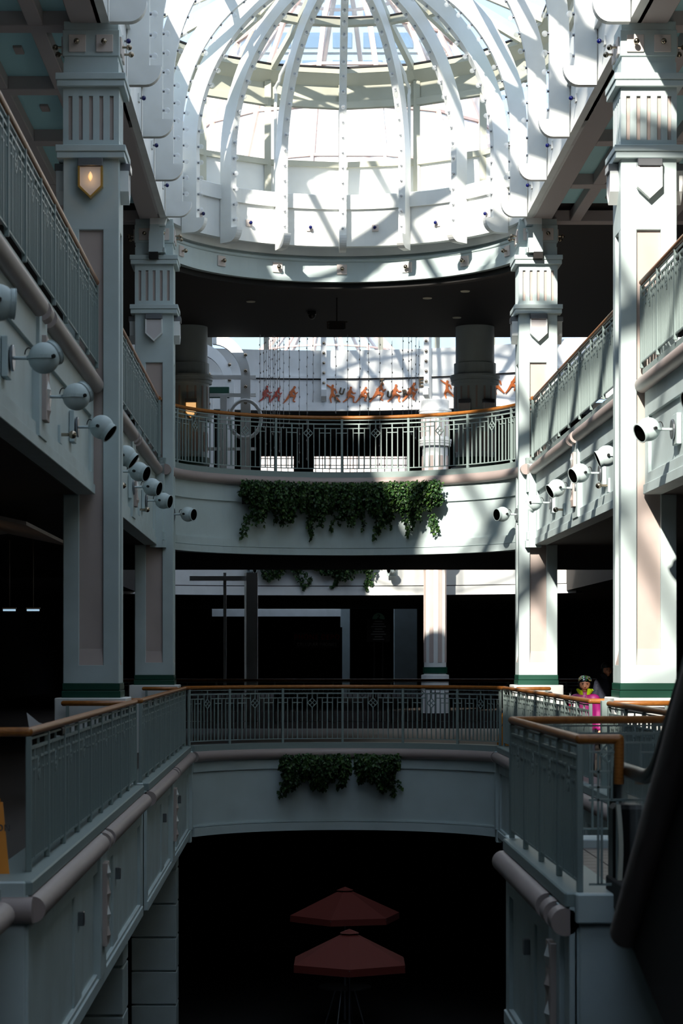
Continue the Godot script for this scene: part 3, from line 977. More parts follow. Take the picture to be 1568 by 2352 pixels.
func side_parapet(called, label, xf, s, y0, y1, d0, d1, mid, rich):
	# xf: x of the face toward the well, s: -1 left, 1 right (outward); face looks toward -s
	var o = thing(called, label, "parapet")
	o.set_meta("kind", "structure")
	var st = S()
	slab(st, xf, xf + s * 0.2, y0, y1 - 0.06, d0, d1)
	part("backing", done(st), M.paint, o)
	var e = xf - s * 0.04
	var lip = y1 - 0.63 if rich else y1 - 0.50
	var low = y0 + 0.26 if rich else y0 + 0.17
	st = S(); slab(st, e, xf + s * 0.02, lip, y1 - 0.1, d0, d1, 0.006); part("upper_band", done(st), M.paint, o)
	st = S(); slab(st, e, xf + s * 0.02, y0 + 0.11, low, d0, d1, 0.006); part("lower_band", done(st), M.paint, o)
	st = S(); slab(st, e - s * 0.02, xf + s * 0.02, y0, y0 + 0.125, d0, d1, 0.006); part("bottom_band", done(st), M.paint, o)
	for t in [[d0, d0 + 0.28], [d1 - 0.28, d1]]:
		st = S(); slab(st, e, xf + s * 0.02, low - 0.01, lip + 0.01, t[0], t[1], 0.006); part("stile", done(st), M.paint, o)
	st = S(); slab(st, e - s * 0.035, xf + s * 0.02, y0 + 0.12, y1 - 0.12, mid - 0.34, mid + 0.34, 0.006); part("pilaster", done(st), M.paint, o)
	ornament(o, e - s * 0.035, s, y0 + (0.72 if rich else 0.85), 0.85, mid, 0.30)
	if not rich:
		for q in [mid - 2.2, mid + 2.2]:
			if q < d0 + 0.4 or q > d1 - 0.4: continue
			st = S(); slab(st, e + s * 0.015, xf + s * 0.02, low, lip, q - 0.35, q + 0.35, 0.006); part("stile", done(st), M.paint, o)
			part("step_light", box_mesh(Vector3(0.06, 0.13, 0.10), 0.006), M.steel, o, Transform3D(Basis(), P(e - s * 0.01, y0 + 0.95, q)))
	# curb
	st = S()
	slab(st, e - s * 0.03, xf + s * 0.35, y1 - 0.11, y1, d0, d1, 0.012)
	part("curb", done(st), M.rail, o)
	# round pink bumper rail, broken at mid bay by two discs
	var xr = e - s * 0.03
	var yr = y1 - 0.21
	for t in [[d0, mid - 0.40], [mid + 0.40, d1]]:
		st = S(); tube(st, [P(xr, yr, t[0]), P(xr, yr, t[1])], 0.10, 20); part("bumper_rail", done(st), M.pink, o)
	for q in [0.0]:
		st = S(); tube(st, [P(xr, yr, mid + q - 0.14), P(xr, yr, mid + q + 0.14)], 0.10, 20); part("bumper_disc", done(st), M.pink, o)
	return o

func parapets():
	for s in [-1, 1]:
		var side = "left" if s < 0 else "right"
		var x = -2.58 if s < 0 else 4.50
		side_parapet("wall_" + side, "pale %s gallery parapet of the third level behind the near column" % side, x, s, 3.74, 5.34, 29.52, 41.78, 35.65, true)
		side_parapet("wall_" + side, "pale %s gallery parapet of the third level nearest the camera" % side, x, s, 3.74, 5.34, 10.0, 28.77, 22.7, true)
	side_parapet("wall_left", "left parapet of the second level nearest the camera", -2.02, -1, -1.70, 0.0, 16.9, 29.55, 23.2, false)
	side_parapet("wall_left", "left parapet of the second level leading to the bridge", -1.99, -1, -1.70, 0.0, 30.1, 42.4, 36.3, false)
	side_parapet("wall_left", "left parapet of the second level at the bottom left corner", -2.2, -1, -1.70, 0.0, 8.0, 16.5, 12.2, false)
	side_parapet("wall_right", "right parapet of the second level leading to the bridge", 3.87, 1, -1.70, 0.0, 29.9, 42.4, 36.3, false)
	side_parapet("wall_right", "right parapet of the second level behind the escalator landing", 3.87, 1, -1.70, 0.0, 21.3, 29.8, 25.5, false)
	side_parapet("wall_right", "parapet of the escalator landing along the well", 2.0, 1, -1.70, 0.0, 16.1, 20.9, 16.75, false)
	var st = S()
	slab(st, 2.0, 3.9, -0.21, 0.0, 16.0, 16.14, 0.01)
	slab(st, 2.03, 3.9, -1.70, -0.20, 16.06, 16.14, 0.01)
	slab(st, 1.98, 3.9, -0.11, 0.0, 20.8, 21.3, 0.01)
	struct("wall_right", done(st), M.paint, "end face of the escalator landing toward the camera")
	st = S(); slab(st, -3.2, -2.0, -1.7, 0.0, 16.86, 16.96, 0.01); slab(st, -2.6, -2.0, -1.7, 0.0, 30.02, 30.12, 0.01)
	struct("wall_left", done(st), M.paint, "end faces of the left second level parapets")
	st = S(); tube(st, [P(-2.9, -0.21, 16.85), P(-1.94, -0.21, 16.85)], 0.10, 16)
	struct("trim_6", done(st), M.pink, "pink bumper rail returning at the left parapet end")
	# bridge fascias
	bridge("third level bridge", 41.6, 3.35, 5.34, 3.69, 89, 0.63, 0.29, 0.14)
	bridge("second level bridge", 41.1, 3.20, 0.0, -1.71, 63, 0.50, 0.20, 0.17)
	st = S()
	for x in [-1.96, 3.84]:
		slab(st, x - 0.07, x + 0.07, -1.56, -0.1, 42.3, 42.55, 0.008)
		slab(st, x - 0.05, x + 0.05, -1.80, -1.56, 42.3, 42.55, 0.008)
	struct("trim_7", done(st), M.paint, "corner posts at the ends of the second level bridge")

func bridge(what, d0, r, y1, y0, a, lipd, lowh, both):
	var o = thing("bridge_parapet", "curved pale parapet of the " + what, "parapet")
	o.set_meta("kind", "structure")
	var arc = arc_path(1, d0, -a, a, 48)
	var st = S(); sweep(st, arc, rect(r + 0.02, y0, r + 0.25, y1 - 0.05)); part("backing", done(st), M.paint, o)
	st = S(); sweep(st, arc, rect(r - 0.012, y1 - lipd, r + 0.03, y1 - 0.10)); part("upper_band", done(st), M.paint, o)
	st = S(); sweep(st, arc, rect(r - 0.012, y0 + both, r + 0.03, y0 + lowh)); part("lower_band", done(st), M.paint, o)
	st = S(); sweep(st, arc, rect(r - 0.035, y0, r + 0.03, y0 + both - 0.012)); part("bottom_band", done(st), M.paint, o)
	st = S(); sweep(st, arc, rect(r - 0.03, y1 - 0.11, r + 0.30, y1)); part("curb", done(st), M.rail, o)
	st = S()
	var prof = []
	for k in 16: prof.append(Vector2(r - 0.03 + cos(TAU * k / 16) * 0.10, y1 - 0.21 + sin(TAU * k / 16) * 0.10))
	sweep(st, arc, prof, true, true)
	part("bumper_rail", done(st), M.pink, o)

# ---------------------------------------------------------------- globe spotlights
func globe_lamp(label, pos, out, aim):
	var z = out.normalized()
	var x = Vector3.UP.cross(z).normalized()
	var base = Basis(x, Vector3.UP, z)
	var o = thing("globe_spotlight", label, "spotlight", Vector3.ZERO, "globe spotlights on the parapets")
	o.transform = Transform3D(base, pos)
	part("back_plate", box_mesh(Vector3(0.30, 0.36, 0.055), 0.005), M.paint, o, Transform3D(Basis(), Vector3(0, 0, 0.0275)))
	var fw = Transform3D(Basis(Vector3(1, 0, 0), PI / 2), Vector3(0, 0, 0.02))   # lathe axis along z
	if not shared.has("disc"):
		var st = S()
		lathe(st, [Vector2(0, 0.045), Vector2(0.112, 0.045), Vector2(0.118, 0.052), Vector2(0.118, 0.068), Vector2(0.112, 0.074), Vector2(0, 0.074)], 28, fw, false)
		shared["disc"] = done(st)
		st = S()
		tube(st, [Vector3(0, 0, 0.09), Vector3(0, 0, 0.21)], 0.016, 10)
		shared["arm"] = done(st)
		st = S()
		var prof = []
		for i in 15:
			var a = -PI / 2 + deg_to_rad(130.0) * i / 14
			prof.append(Vector2(cos(a) * 0.14 if i > 0 else 0.0, sin(a) * 0.14))
		prof.append_array([Vector2(0.112, 0.095), Vector2(0.115, 0.128), Vector2(0.108, 0.130), Vector2(0.104, 0.095)])
		lathe(st, prof, 32)
		shared["shell"] = done(st)
		st = S()
		lathe(st, [Vector2(0.115, 0.093), Vector2(0.1175, 0.097), Vector2(0.115, 0.101)], 32)
		lathe(st, [Vector2(0.104, 0.1285), Vector2(0.117, 0.124), Vector2(0.119, 0.130), Vector2(0.112, 0.134), Vector2(0.104, 0.130)], 32)
		shared["rim"] = done(st)
		st = S()
		lathe(st, [Vector2(0.0, 0.098), Vector2(0.1035, 0.100), Vector2(0.1035, 0.128)], 24)
		shared["lens"] = done(st)
	part("wall_disc", shared["disc"], M.steel, o)
	part("arm", shared["arm"], M.paint, o)
	var c = Vector3(0, 0, 0.36)
	var dir = (base.inverse() * aim.normalized()).normalized()
	# yoke: flat bar bent round the back of the globe, pivots left and right of the aim
	var piv = dir.cross(Vector3.UP).normalized()
	if piv.length() < 0.1: piv = Vector3(1, 0, 0)
	var side = Vector3(0, 0, -1)
	side = (side - piv * side.dot(piv)).normalized()
	var st2 = S()
	var prev = null
	for i in 17:
		var a = -PI / 2 + PI * i / 16
		var p = c + (piv * sin(a) + side * cos(a)) * 0.150
		if prev != null:
			bar(st2, prev, p, 0.010, 0.03) if abs((p - prev).normalized().y) < 0.9 else bar(st2, prev, p, 0.03, 0.010)
		prev = p
	part("yoke", done(st2), M.paint, o)
	var y = dir
	var xx = piv
	var g = part("globe", shared["shell"], M.paint, o, Transform3D(Basis(xx, y, xx.cross(y)), c))
	part("rim", shared["rim"], M.paint, g)
	part("dark_lens", shared["lens"], M.hollow, g)
	for s in [-1, 1]:
		var st3 = S()
		tube(st3, [c + piv * s * 0.135, c + piv * s * 0.172], 0.020, 6)
		part("pivot_knob", done(st3), M.black, o)
	var st4 = S()
	var pp = []
	for i in 9:
		var a = PI * i / 8
		pp.append(Vector3(0, 0.06 * sin(a) + 0.03, 0.19 + 0.07 * (1 - cos(a)) * 0.5))
	tube(st4, pp, 0.006, 6)
	part("cable", done(st4), M.black, o)
	return o

func spotlights():
	var left = [[16.95, 0.95, -0.05, -0.2], [20.1, 0.72, 0.50, -0.55], [23.1, 0.72, 0.52, -0.55], [26.15, 0.72, -0.55, 0.16], [29.9, 0.75, -0.55, 0.12], [32.45, 0.85, -0.28, 0.38], [35.4, 0.88, -0.25, 0.32], [38.5, 0.92, -0.18, 0.36]]
	for k in left.size():
		var l = left[k]
		globe_lamp("pale globe spotlight on the left gallery parapet, %s from the camera" % ORD[k], P(-2.575, 4.33, l[0]), Vector3(1, 0, 0), Vector3(l[1], l[2], l[3]))
	var right = [[23.2, -0.85, -0.35, 0.3], [26.4, -0.85, -0.42, 0.36], [29.9, -0.9, -0.36, 0.0], [32.7, -0.85, -0.36, 0.36], [35.6, -0.8, -0.42, 0.22], [39.0, -0.6, -0.6, -0.3]]
	for k in right.size():
		var l = right[k]
		globe_lamp("pale globe spotlight on the right gallery parapet, %s from the camera" % ORD[k], P(4.495, 4.33, l[0]), Vector3(-1, 0, 0), Vector3(l[1], l[2], l[3]))
	for s in [-1, 1]:
		var th = deg_to_rad(79.0 * s)
		globe_lamp("pale globe spotlight on the third level bridge beside the far %s column" % ("left" if s < 0 else "right"), P(XC + sin(th) * 3.34, 4.33, 41.6 + cos(th) * 3.34), -P(sin(th), 0, cos(th)), Vector3(-s * 0.85, -0.1, 0.5))
	# bronze ball knobs low on the side parapets
	for s in [-1, 1]:
		var ds = [17.6, 24.9, 32.3, 37.6]
		for k in 4:
			knob("ball_knob", "bronze ball knob on the %s gallery parapet below the spotlights, %s from the camera" % ["left" if s < 0 else "right", ORD[k]], "parapet knobs", P(-2.58 if s < 0 else 4.50, 4.12, ds[k]), Vector3(-s, 0, 0), M.paint, 0.2, M.chrome, 0.045, 0.15)

# ---------------------------------------------------------------- hanging plants
func leaf_mesh():
	if not shared.has("leaf"):
		var st = S()
		var a = Vector3(0, 0, 0); var t = Vector3(0, -1, 0.1); var l = Vector3(-0.42, -0.42, 0.12); var r = Vector3(0.42, -0.42, 0.12); var m = Vector3(0, -0.45, -0.05)
		for q in [[a, l, m], [l, t, m], [t, r, m], [r, a, m]]: face(st, q, Vector3(0, 0, -1))
		shared["leaf"] = done(st)
	return shared["leaf"]

func planter(label, r, d0, a0, a1, ytop, drop, n, trails, size):
	var o = thing("hanging_planter", label, "plant")
	var st = S()
	sweep(st, arc_path(1, d0, a0 + 3.5, a1 - 3.5, 20), rect(r - 0.28, ytop - 0.42, r - 0.02, ytop - 0.14))
	part("planter_box", done(st), M.soil, o)
	var mm = MultiMesh.new()
	mm.transform_format = MultiMesh.TRANSFORM_3D
	mm.use_colors = true
	mm.mesh = leaf_mesh()
	var list = []
	for i in n:
		var u = rng.randf()
		var a = lerp(float(a0), float(a1), u)
		var edge = min(u, 1.0 - u)
		var v = rng.randf()
		var bulge = 0.29 + 0.08 * sin(a * 0.7) + 0.07 * sin(a * 1.9 + 1.0)
		var hang = drop * (0.72 + 0.18 * sin(a * 0.53) + 0.12 * sin(a * 1.7 + 2.0)) * clampf(edge * 14.0, 0.55, 1.0)
		var y = ytop + 0.03 * rng.randf_range(-1, 2) - hang * v
		var rr = r - 0.04 - (bulge + 0.1) * sqrt(max(0.0, 1.0 - pow(v * 1.1 - 0.35, 2) * 1.4)) * rng.randf_range(0.55, 1.08)
		list.append([a + rng.randf_range(-0.5, 0.5), rr, y])
	for t in trails:
		var a = lerp(float(a0), float(a1), t[0])
		for i in int(46 * t[1] / 0.5):
			var q = rng.randf()
			list.append([a + 0.55 * sin(q * 4.0 + t[0] * 30.0) + rng.randf_range(-0.7, 0.7) * (1.1 - q), r - 0.06 - rng.randf() * 0.14 * (1.1 - q), ytop - drop * 0.7 - q * t[1]])
	mm.instance_count = list.size()
	for i in list.size():
		var e = list[i]
		var a = deg_to_rad(e[0])
		var p = P(XC + sin(a) * e[1], e[2], d0 + cos(a) * e[1])
		var b = Basis(Vector3.UP, -a + rng.randf_range(-1.2, 1.2)) * Basis(Vector3(1, 0, 0), rng.randf_range(-0.9, 0.5)) * Basis(Vector3(0, 0, 1), rng.randf_range(-0.9, 0.9))
		mm.set_instance_transform(i, Transform3D(b.scaled(Vector3.ONE * size * rng.randf_range(0.6, 1.25)), p))
		var g = rng.randf()
		mm.set_instance_color(i, Color(0.010 + 0.045 * g * g, 0.028 + 0.085 * g, 0.008 + 0.01 * g))
	var mi = MultiMeshInstance3D.new()
	mi.name = "foliage"
	mi.multimesh = mm
	mi.material_override = M.leaf
	mi.set_meta("kind", "stuff")
	o.add_child(mi, true)
	return o

func plants():
	planter("long dark ivy trough hanging on the third level bridge, sunlit at its right end", 3.33, 41.6, -40.0, 38.5, 5.08, 0.84, 13000, [[0.04, 0.5], [0.06, 0.45], [0.14, 0.25], [0.2, 0.2], [0.29, 0.15], [0.36, 0.5], [0.37, 0.4], [0.47, 0.3], [0.5, 0.2], [0.6, 0.32], [0.66, 0.5], [0.68, 0.4], [0.73, 0.3], [0.8, 0.45], [0.83, 0.3], [0.93, 0.4], [0.95, 0.35]], 0.075)
	planter("left ivy clump hanging on the second level bridge", 3.18, 41.1, -24.5, 2.5, -0.25, 0.70, 4600, [[0.06, 0.3], [0.1, 0.25], [0.3, 0.12], [0.6, 0.1], [0.85, 0.15]], 0.085)
	planter("right ivy clump hanging on the second level bridge", 3.18, 41.1, 5.0, 21.5, -0.25, 0.66, 3200, [[0.1, 0.1], [0.55, 0.15], [0.78, 0.3], [0.8, 0.22], [0.95, 0.15]], 0.085)

# ---------------------------------------------------------------- ground level umbrellas
func umbrella(label, pos, r, turn):
	var o = thing("patio_umbrella", label, "umbrella", pos, "", turn)
	var y = 2.62
	var st = S()
	lathe(st, [Vector2(0.10, y - 0.05), Vector2(r, y - 0.50)], 6, Transform3D(), false)
	var can = part("canopy", done(st), M.canvas, o)
	st = S()
	lathe(st, [Vector2(0, y + 0.02), Vector2(0.17, y - 0.045)], 6, Transform3D(), false)
	part("vent_cap", done(st), M.canvas, can)
	st = S()
	lathe(st, [Vector2(r, y - 0.50), Vector2(r + 0.005, y - 0.62)], 6, Transform3D(), false)
	part("valance", done(st), M.canvas, can)
	st = S()
	tube(st, [Vector3(0, 0.05, 0), Vector3(0, y, 0)], 0.025, 10)
	part("pole", done(st), M.steel, o)
	for k in 6:
		var a = TAU * k / 6
		st = S()
		bar(st, Vector3(0, y - 0.09, 0), Vector3(cos(a) * r, y - 0.53, sin(a) * r), 0.018)
		part("rib", done(st), M.steel, o)
	st = S()
	lathe(st, [Vector2(0, 0.0), Vector2(0.28, 0.0), Vector2(0.28, 0.05), Vector2(0.05, 0.10), Vector2(0.0, 0.10)], 20)
	part("base", done(st), M.black, o)
	var t = thing("cafe_table", "round dark cafe table under the %s umbrella" % ("nearer" if label.begins_with("nearer") else "farther"), "table", pos)
	st = S()
	lathe(st, [Vector2(0.03, 0.72), Vector2(0.5, 0.72), Vector2(0.5, 0.75), Vector2(0.03, 0.75)], 28, Transform3D(), false)
	part("tabletop", done(st), M.dark, t)
	for k in 4:
		var a = TAU * k / 4 + 0.4
		st = S()
		tube(st, [Vector3(cos(a) * 0.4, 0.0, sin(a) * 0.4), Vector3(cos(a) * 0.18, 0.72, sin(a) * 0.18)], 0.015, 8)
		part("leg", done(st), M.steel, t)

func ground_things():
	umbrella("farther rust red patio umbrella on the dark ground level", P(0.98, -5.35, 43.2), 1.08, 0.25)
	umbrella("nearer rust red patio umbrella on the dark ground level", P(0.90, -5.35, 36.5), 1.02, 0.5)

# ---------------------------------------------------------------- escalator
func escalator():
	var o = thing("escalator", "dark escalator rising toward the camera at lower right", "escalator")
	for e in [[2.40, true], [3.20, false]]:
		var x = e[0]
		var st = S()
		var pts = []
		for k in 9:
			var a = -PI / 2 + PI * k / 8
			pts.append(P(x, 0.62 + 0.24 * sin(a), 16.6 + 0.26 * cos(a)))
		pts.append(P(x, 0.86, 15.9))
		for k in 9:
			var a = deg_to_rad(30.0 * k / 8)
			pts.append(P(x, 0.86 + 1.6 * (1 - cos(a)), 15.5 - 1.6 * sin(a)))
		var q = pts[-1]
		pts.append(q + P(0, 0.57735 * 8.0, -8.0))
		tube(st, pts, 0.052, 10)
		part("handrail", done(st), M.rubber, o)
		st = S()
		var poly = []
		for p in pts.slice(4): poly.append(Vector2(-p.z, p.y - 0.05))
		poly.append(Vector2(-pts[-1].z, pts[-1].y - 1.0))
		poly.append(Vector2(14.6, -0.05))
		poly.append(Vector2(16.6, -0.05))
		prism(st, poly, 0.012, Transform3D(Basis(Vector3(0, 0, -1), Vector3.UP, Vector3(1, 0, 0)), Vector3(x, 0, 0)))
		part("glass_panel", done(st), M.clear, o)
		st = S()
		slab(st, x - 0.12, x + 0.12, -0.1, 0.62, 16.15, 16.45, 0.03)
		part("newel_box", done(st), M.rubber, o)
		st = S()
		var cv = []
		for k in 7: cv.append(P(x - 0.10 + 0.015 * sin(k * 0.5), 0.63 - 0.09 * k, 16.06 - 0.01 * k))
		for i in 6: bar(st, cv[i], cv[i + 1], 0.05, 0.03)
		part("newel_strip", done(st), M.cream, o)
		if e[1]:
			st = S()
			for i in 6: bar(st, cv[i] + Vector3(0.27, 0.02, 0), cv[i + 1] + Vector3(0.27, 0.02, 0), 0.05, 0.03)
			part("newel_strip", done(st), M.cream, o)
		st = S()
		slab(st, x - 0.14, x + 0.14, -0.1, 0.1, 12.0, 16.4, 0.01)
		part("skirt", done(st), M.dark, o)
	for k in 14:
		var st = S()
		var y = max(0.0, (k - 4) * 0.2)
		slab(st, 2.54, 3.06, y - 0.22, y - 0.02, 16.0 - k * 0.38, 16.38 - k * 0.38, 0.006)
		part("step", done(st), M.steel, o)
	# dark cladding of the truss with the pink bumper rail climbing along it
	var t = thing("escalator_cladding", "dark sloping escalator side panel with a brown bumper rail at the right edge", "cladding")
	var st = S()
	var poly = [Vector2(13.15, 0.08), Vector2(7.0, 3.86), Vector2(7.0, -1.3), Vector2(11.76, -0.25)]
	prism(st, poly, 0.10, Transform3D(Basis(Vector3(0, 0, -1), Vector3.UP, Vector3(1, 0, 0)), Vector3(1.98, 0, 0)))
	part("side_panel", done(st), M.soffit, t)
	st = S()
	tube(st, [P(1.90, 0.10, 12.93), P(1.90, 3.85, 6.95)], 0.095, 20)
	part("bumper_rail", done(st), M.pink, t)
	st = S()
	slab(st, 1.93, 2.2, -1.72, -0.12, 7.0, 8.0, 0.01)
	part("support", done(st), M.dark, t)

func tiles():
	var o = thing("tile_floor", "brown floor tiles of the escalator landing", "floor")
	o.set_meta("kind", "structure")
	var m = box_mesh(Vector3(0.292, 0.02, 0.292), 0.003)
	for i in 6:
		for j in 16:
			part("tile", m, M.tile, o, Transform3D(Basis(), P(2.2 + i * 0.3, -0.09, 16.3 + j * 0.3)))

# ---------------------------------------------------------------- people
func cap_d(p, a, b, ra, rb):
	var ab = b - a
	var t = clampf((p - a).dot(ab) / max(ab.length_squared(), 1e-6), 0.0, 1.0)
	return (p - a - ab * t).length() - lerpf(ra, rb, t)

func nets(bones, k, h, m, called, parent, cut = null):   # smooth union of tapered capsules, meshed as surface nets
	var lo = Vector3(1e9, 1e9, 1e9)
	var hi = -lo
	for b in bones:
		var r = max(b[2], b[3]) + 2.5 * h
		lo = lo.min(b[0] - Vector3(r, r, r)).min(b[1] - Vector3(r, r, r))
		hi = hi.max(b[0] + Vector3(r, r, r)).max(b[1] + Vector3(r, r, r))
	var n = Vector3i(((hi - lo) / h).ceil()) + Vector3i(1, 1, 1)
	var v = PackedFloat32Array()
	v.resize(n.x * n.y * n.z)
	for z in n.z:
		for y in n.y:
			for x in n.x:
				var p = lo + Vector3(x, y, z) * h
				var d = 1e9
				for b in bones:
					var e = cap_d(p, b[0], b[1], b[2], b[3])
					if d > 1e8: d = e
					else:
						var q = clampf(0.5 + 0.5 * (d - e) / k, 0.0, 1.0)
						d = lerpf(d, e, q) - k * q * (1.0 - q)
				if cut != null: d = max(d, cut.call(p))
				v[(z * n.y + y) * n.x + x] = d
	var idx = {}
	var verts = []
	var offs = [[0, 0, 0], [1, 0, 0], [0, 1, 0], [1, 1, 0], [0, 0, 1], [1, 0, 1], [0, 1, 1], [1, 1, 1]]
	var edges = [[0, 1], [2, 3], [4, 5], [6, 7], [0, 2], [1, 3], [4, 6], [5, 7], [0, 4], [1, 5], [2, 6], [3, 7]]
	for z in n.z - 1:
		for y in n.y - 1:
			for x in n.x - 1:
				var c = []
				var neg = 0
				for o in offs:
					var f = v[((z + o[2]) * n.y + y + o[1]) * n.x + x + o[0]]
					c.append(f)
					if f < 0: neg += 1
				if neg == 0 or neg == 8: continue
				var s = Vector3()
				var cnt = 0
				for e in edges:
					if (c[e[0]] < 0) != (c[e[1]] < 0):
						var t = c[e[0]] / (c[e[0]] - c[e[1]])
						var a = Vector3(offs[e[0]][0], offs[e[0]][1], offs[e[0]][2])
						var b = Vector3(offs[e[1]][0], offs[e[1]][1], offs[e[1]][2])
						s += a.lerp(b, t)
						cnt += 1
				idx[Vector3i(x, y, z)] = verts.size()
				verts.append(lo + (Vector3(x, y, z) + s / cnt) * h)
	var st = S()
	st.set_smooth_group(0)
	var ax = [Vector3i(1, 0, 0), Vector3i(0, 1, 0), Vector3i(0, 0, 1)]
	for key in idx:
		for a in 3:
			var u = ax[(a + 1) % 3]
			var w = ax[(a + 2) % 3]
			if key[(a + 1) % 3] == 0 or key[(a + 2) % 3] == 0: continue
			var q = key + ax[a]
			var f0 = v[(key.z * n.y + key.y) * n.x + key.x]
			var f1 = v[(q.z * n.y + q.y) * n.x + q.x]
			if (f0 < 0) == (f1 < 0): continue
			var c = [key, key - u, key - u - w, key - w]
			if not (idx.has(c[1]) and idx.has(c[2]) and idx.has(c[3])): continue
			var out = Vector3(ax[a]) * (1.0 if f0 < 0 else -1.0)
			face(st, [verts[idx[c[0]]], verts[idx[c[1]]], verts[idx[c[2]]], verts[idx[c[3]]]], out)
	return part(called, done(st), m, parent)

func person(label, pos, turn, sc, jacket, collar, hat, trousers, sequins):
	var o = thing("person", label, "person", pos, "", turn)
	o.scale = Vector3.ONE * sc
	var V = func(x, y, z): return Vector3(x, y, z)
	# body: head, neck, hands and torso core as one surface
	var body = nets([[V.call(0, 1.345, 0), V.call(0, 1.335, 0.012), 0.083, 0.080], [V.call(0, 1.285, 0.02), V.call(0, 1.262, 0.034), 0.056, 0.036], [V.call(0, 1.318, 0.088), V.call(0, 1.298, 0.098), 0.009, 0.012], [V.call(-0.033, 1.30, 0.056), V.call(0.033, 1.30, 0.056), 0.026, 0.026], [V.call(-0.016, 1.274, 0.078), V.call(0.016, 1.274, 0.078), 0.007, 0.007],
		[V.call(0, 1.25, 0), V.call(0, 1.16, -0.01), 0.042, 0.046], [V.call(0, 1.15, 0), V.call(0, 0.7, 0), 0.07, 0.09]], 0.018, 0.008, M.skin, "body", o)
	for s in [-1, 1]:
		part("eye", ball(0.009, 8, 0.8), M.black, body, Transform3D(Basis(), Vector3(s * 0.032, 1.335, 0.084)))
		var st = S()
		bar(st, Vector3(s * 0.018, 1.352, 0.088), Vector3(s * 0.046, 1.353, 0.078), 0.007)
		part("eyebrow", done(st), M.black, body)
		# hands: palm, four fingers and a thumb each
		var w = Vector3(s * 0.215, 0.66, 0.05)
		var hb = [[w, w + Vector3(0, -0.05, 0.012), 0.020, 0.024]]
		for f in 4:
			var r0 = w + Vector3((f - 1.5) * 0.013, -0.065, 0.014)
			var ln = [0.030, 0.036, 0.034, 0.026][f]
			hb.append([r0, r0 + Vector3(0, -ln, 0.006), 0.0075, 0.007])
			hb.append([r0 + Vector3(0, -ln, 0.006), r0 + Vector3(0, -ln * 1.7, -0.008), 0.007, 0.006])
		hb.append([w + Vector3(-s * 0.016, -0.02, 0.016), w + Vector3(-s * 0.030, -0.052, 0.026), 0.009, 0.0075])
		nets(hb, 0.006, 0.005, M.skin, "hand", body)
	var st5 = S()
	bar(st5, Vector3(-0.02, 1.2735, 0.0875), Vector3(0.02, 1.2735, 0.0875), 0.005)
	part("mouth", done(st5), M.rust, body)
	nets([[V.call(0, 0.72, 0), V.call(0, 1.05, 0), 0.145, 0.130], [V.call(-0.075, 0.75, 0.0), V.call(-0.07, 1.05, 0), 0.105, 0.10], [V.call(0.075, 0.75, 0.0), V.call(0.07, 1.05, 0), 0.105, 0.10], [V.call(-0.115, 1.125, 0), V.call(0.115, 1.125, 0), 0.072, 0.072], [V.call(0, 1.17, 0), V.call(0, 1.20, 0.005), 0.085, 0.075],
		[V.call(-0.155, 1.115, 0), V.call(-0.205, 0.90, -0.01), 0.070, 0.062], [V.call(-0.205, 0.90, -0.01), V.call(-0.215, 0.70, 0.045), 0.060, 0.048], [V.call(0.155, 1.115, 0), V.call(0.205, 0.90, -0.01), 0.070, 0.062], [V.call(0.205, 0.90, -0.01), V.call(0.215, 0.70, 0.045), 0.060, 0.048]], 0.03, 0.014, jacket, "jacket", o, func(p): return max(0.585 - p.y, p.y - 1.225))
	# stand-up collar open at the throat
	for s in [-1, 1]:
		var st = S()
		var prev = null
		for i in 9:
			var a = deg_to_rad(lerpf(18.0, 165.0, i / 8.0)) * s
			var lift = 0.035 + 0.018 * sin(i * 1.1 + s)
			var p = [Vector3(sin(a) * 0.088, 1.185, cos(a) * 0.085), Vector3(sin(a) * 0.125, 1.225 + lift, cos(a) * 0.105), Vector3(sin(a) * 0.118, 1.222 + lift, cos(a) * 0.098), Vector3(sin(a) * 0.080, 1.185, cos(a) * 0.077)]
			if prev != null:
				for k in 4: face(st, [prev[k], p[k], p[(k + 1) % 4], prev[(k + 1) % 4]], Vector3(sin(a), 0.2, cos(a)) * (1.0 if k == 0 else -1.0) if k != 1 else Vector3.UP)
			prev = p
		part("collar", done(st), collar, o)
	var st6 = S()
	bar(st6, Vector3(0, 0.60, 0.152), Vector3(0, 0.9, 0.150), 0.012, 0.008)
	bar(st6, Vector3(0, 0.9, 0.150), Vector3(0, 1.17, 0.106), 0.012, 0.008)
	part("zip", done(st6), M.black, o)
	for s in [-1, 1]:
		nets([[V.call(s * 0.075, 0.68, 0), V.call(s * 0.082, 0.36, 0.01), 0.085, 0.068], [V.call(s * 0.082, 0.36, 0.01), V.call(s * 0.085, 0.07, -0.01), 0.068, 0.058]], 0.02, 0.018, trousers, "trouser_leg", o)
		nets([[V.call(s * 0.087, 0.045, -0.03), V.call(s * 0.095, 0.035, 0.10), 0.045, 0.040]], 0.02, 0.012, M.black, "boot", o, func(p): return -p.y)
	var cap = nets([[V.call(0, 1.365, -0.012), V.call(0, 1.385, -0.012), 0.098, 0.088], [V.call(-0.07, 1.34, -0.01), V.call(-0.066, 1.27, 0.005), 0.030, 0.022], [V.call(0.07, 1.34, -0.01), V.call(0.066, 1.27, 0.005), 0.030, 0.022]], 0.02, 0.008, hat, "hat", o, func(p): return min(max(1.368 - p.y, -1.0), max(p.z - 0.035, 1.2 - p.y)))
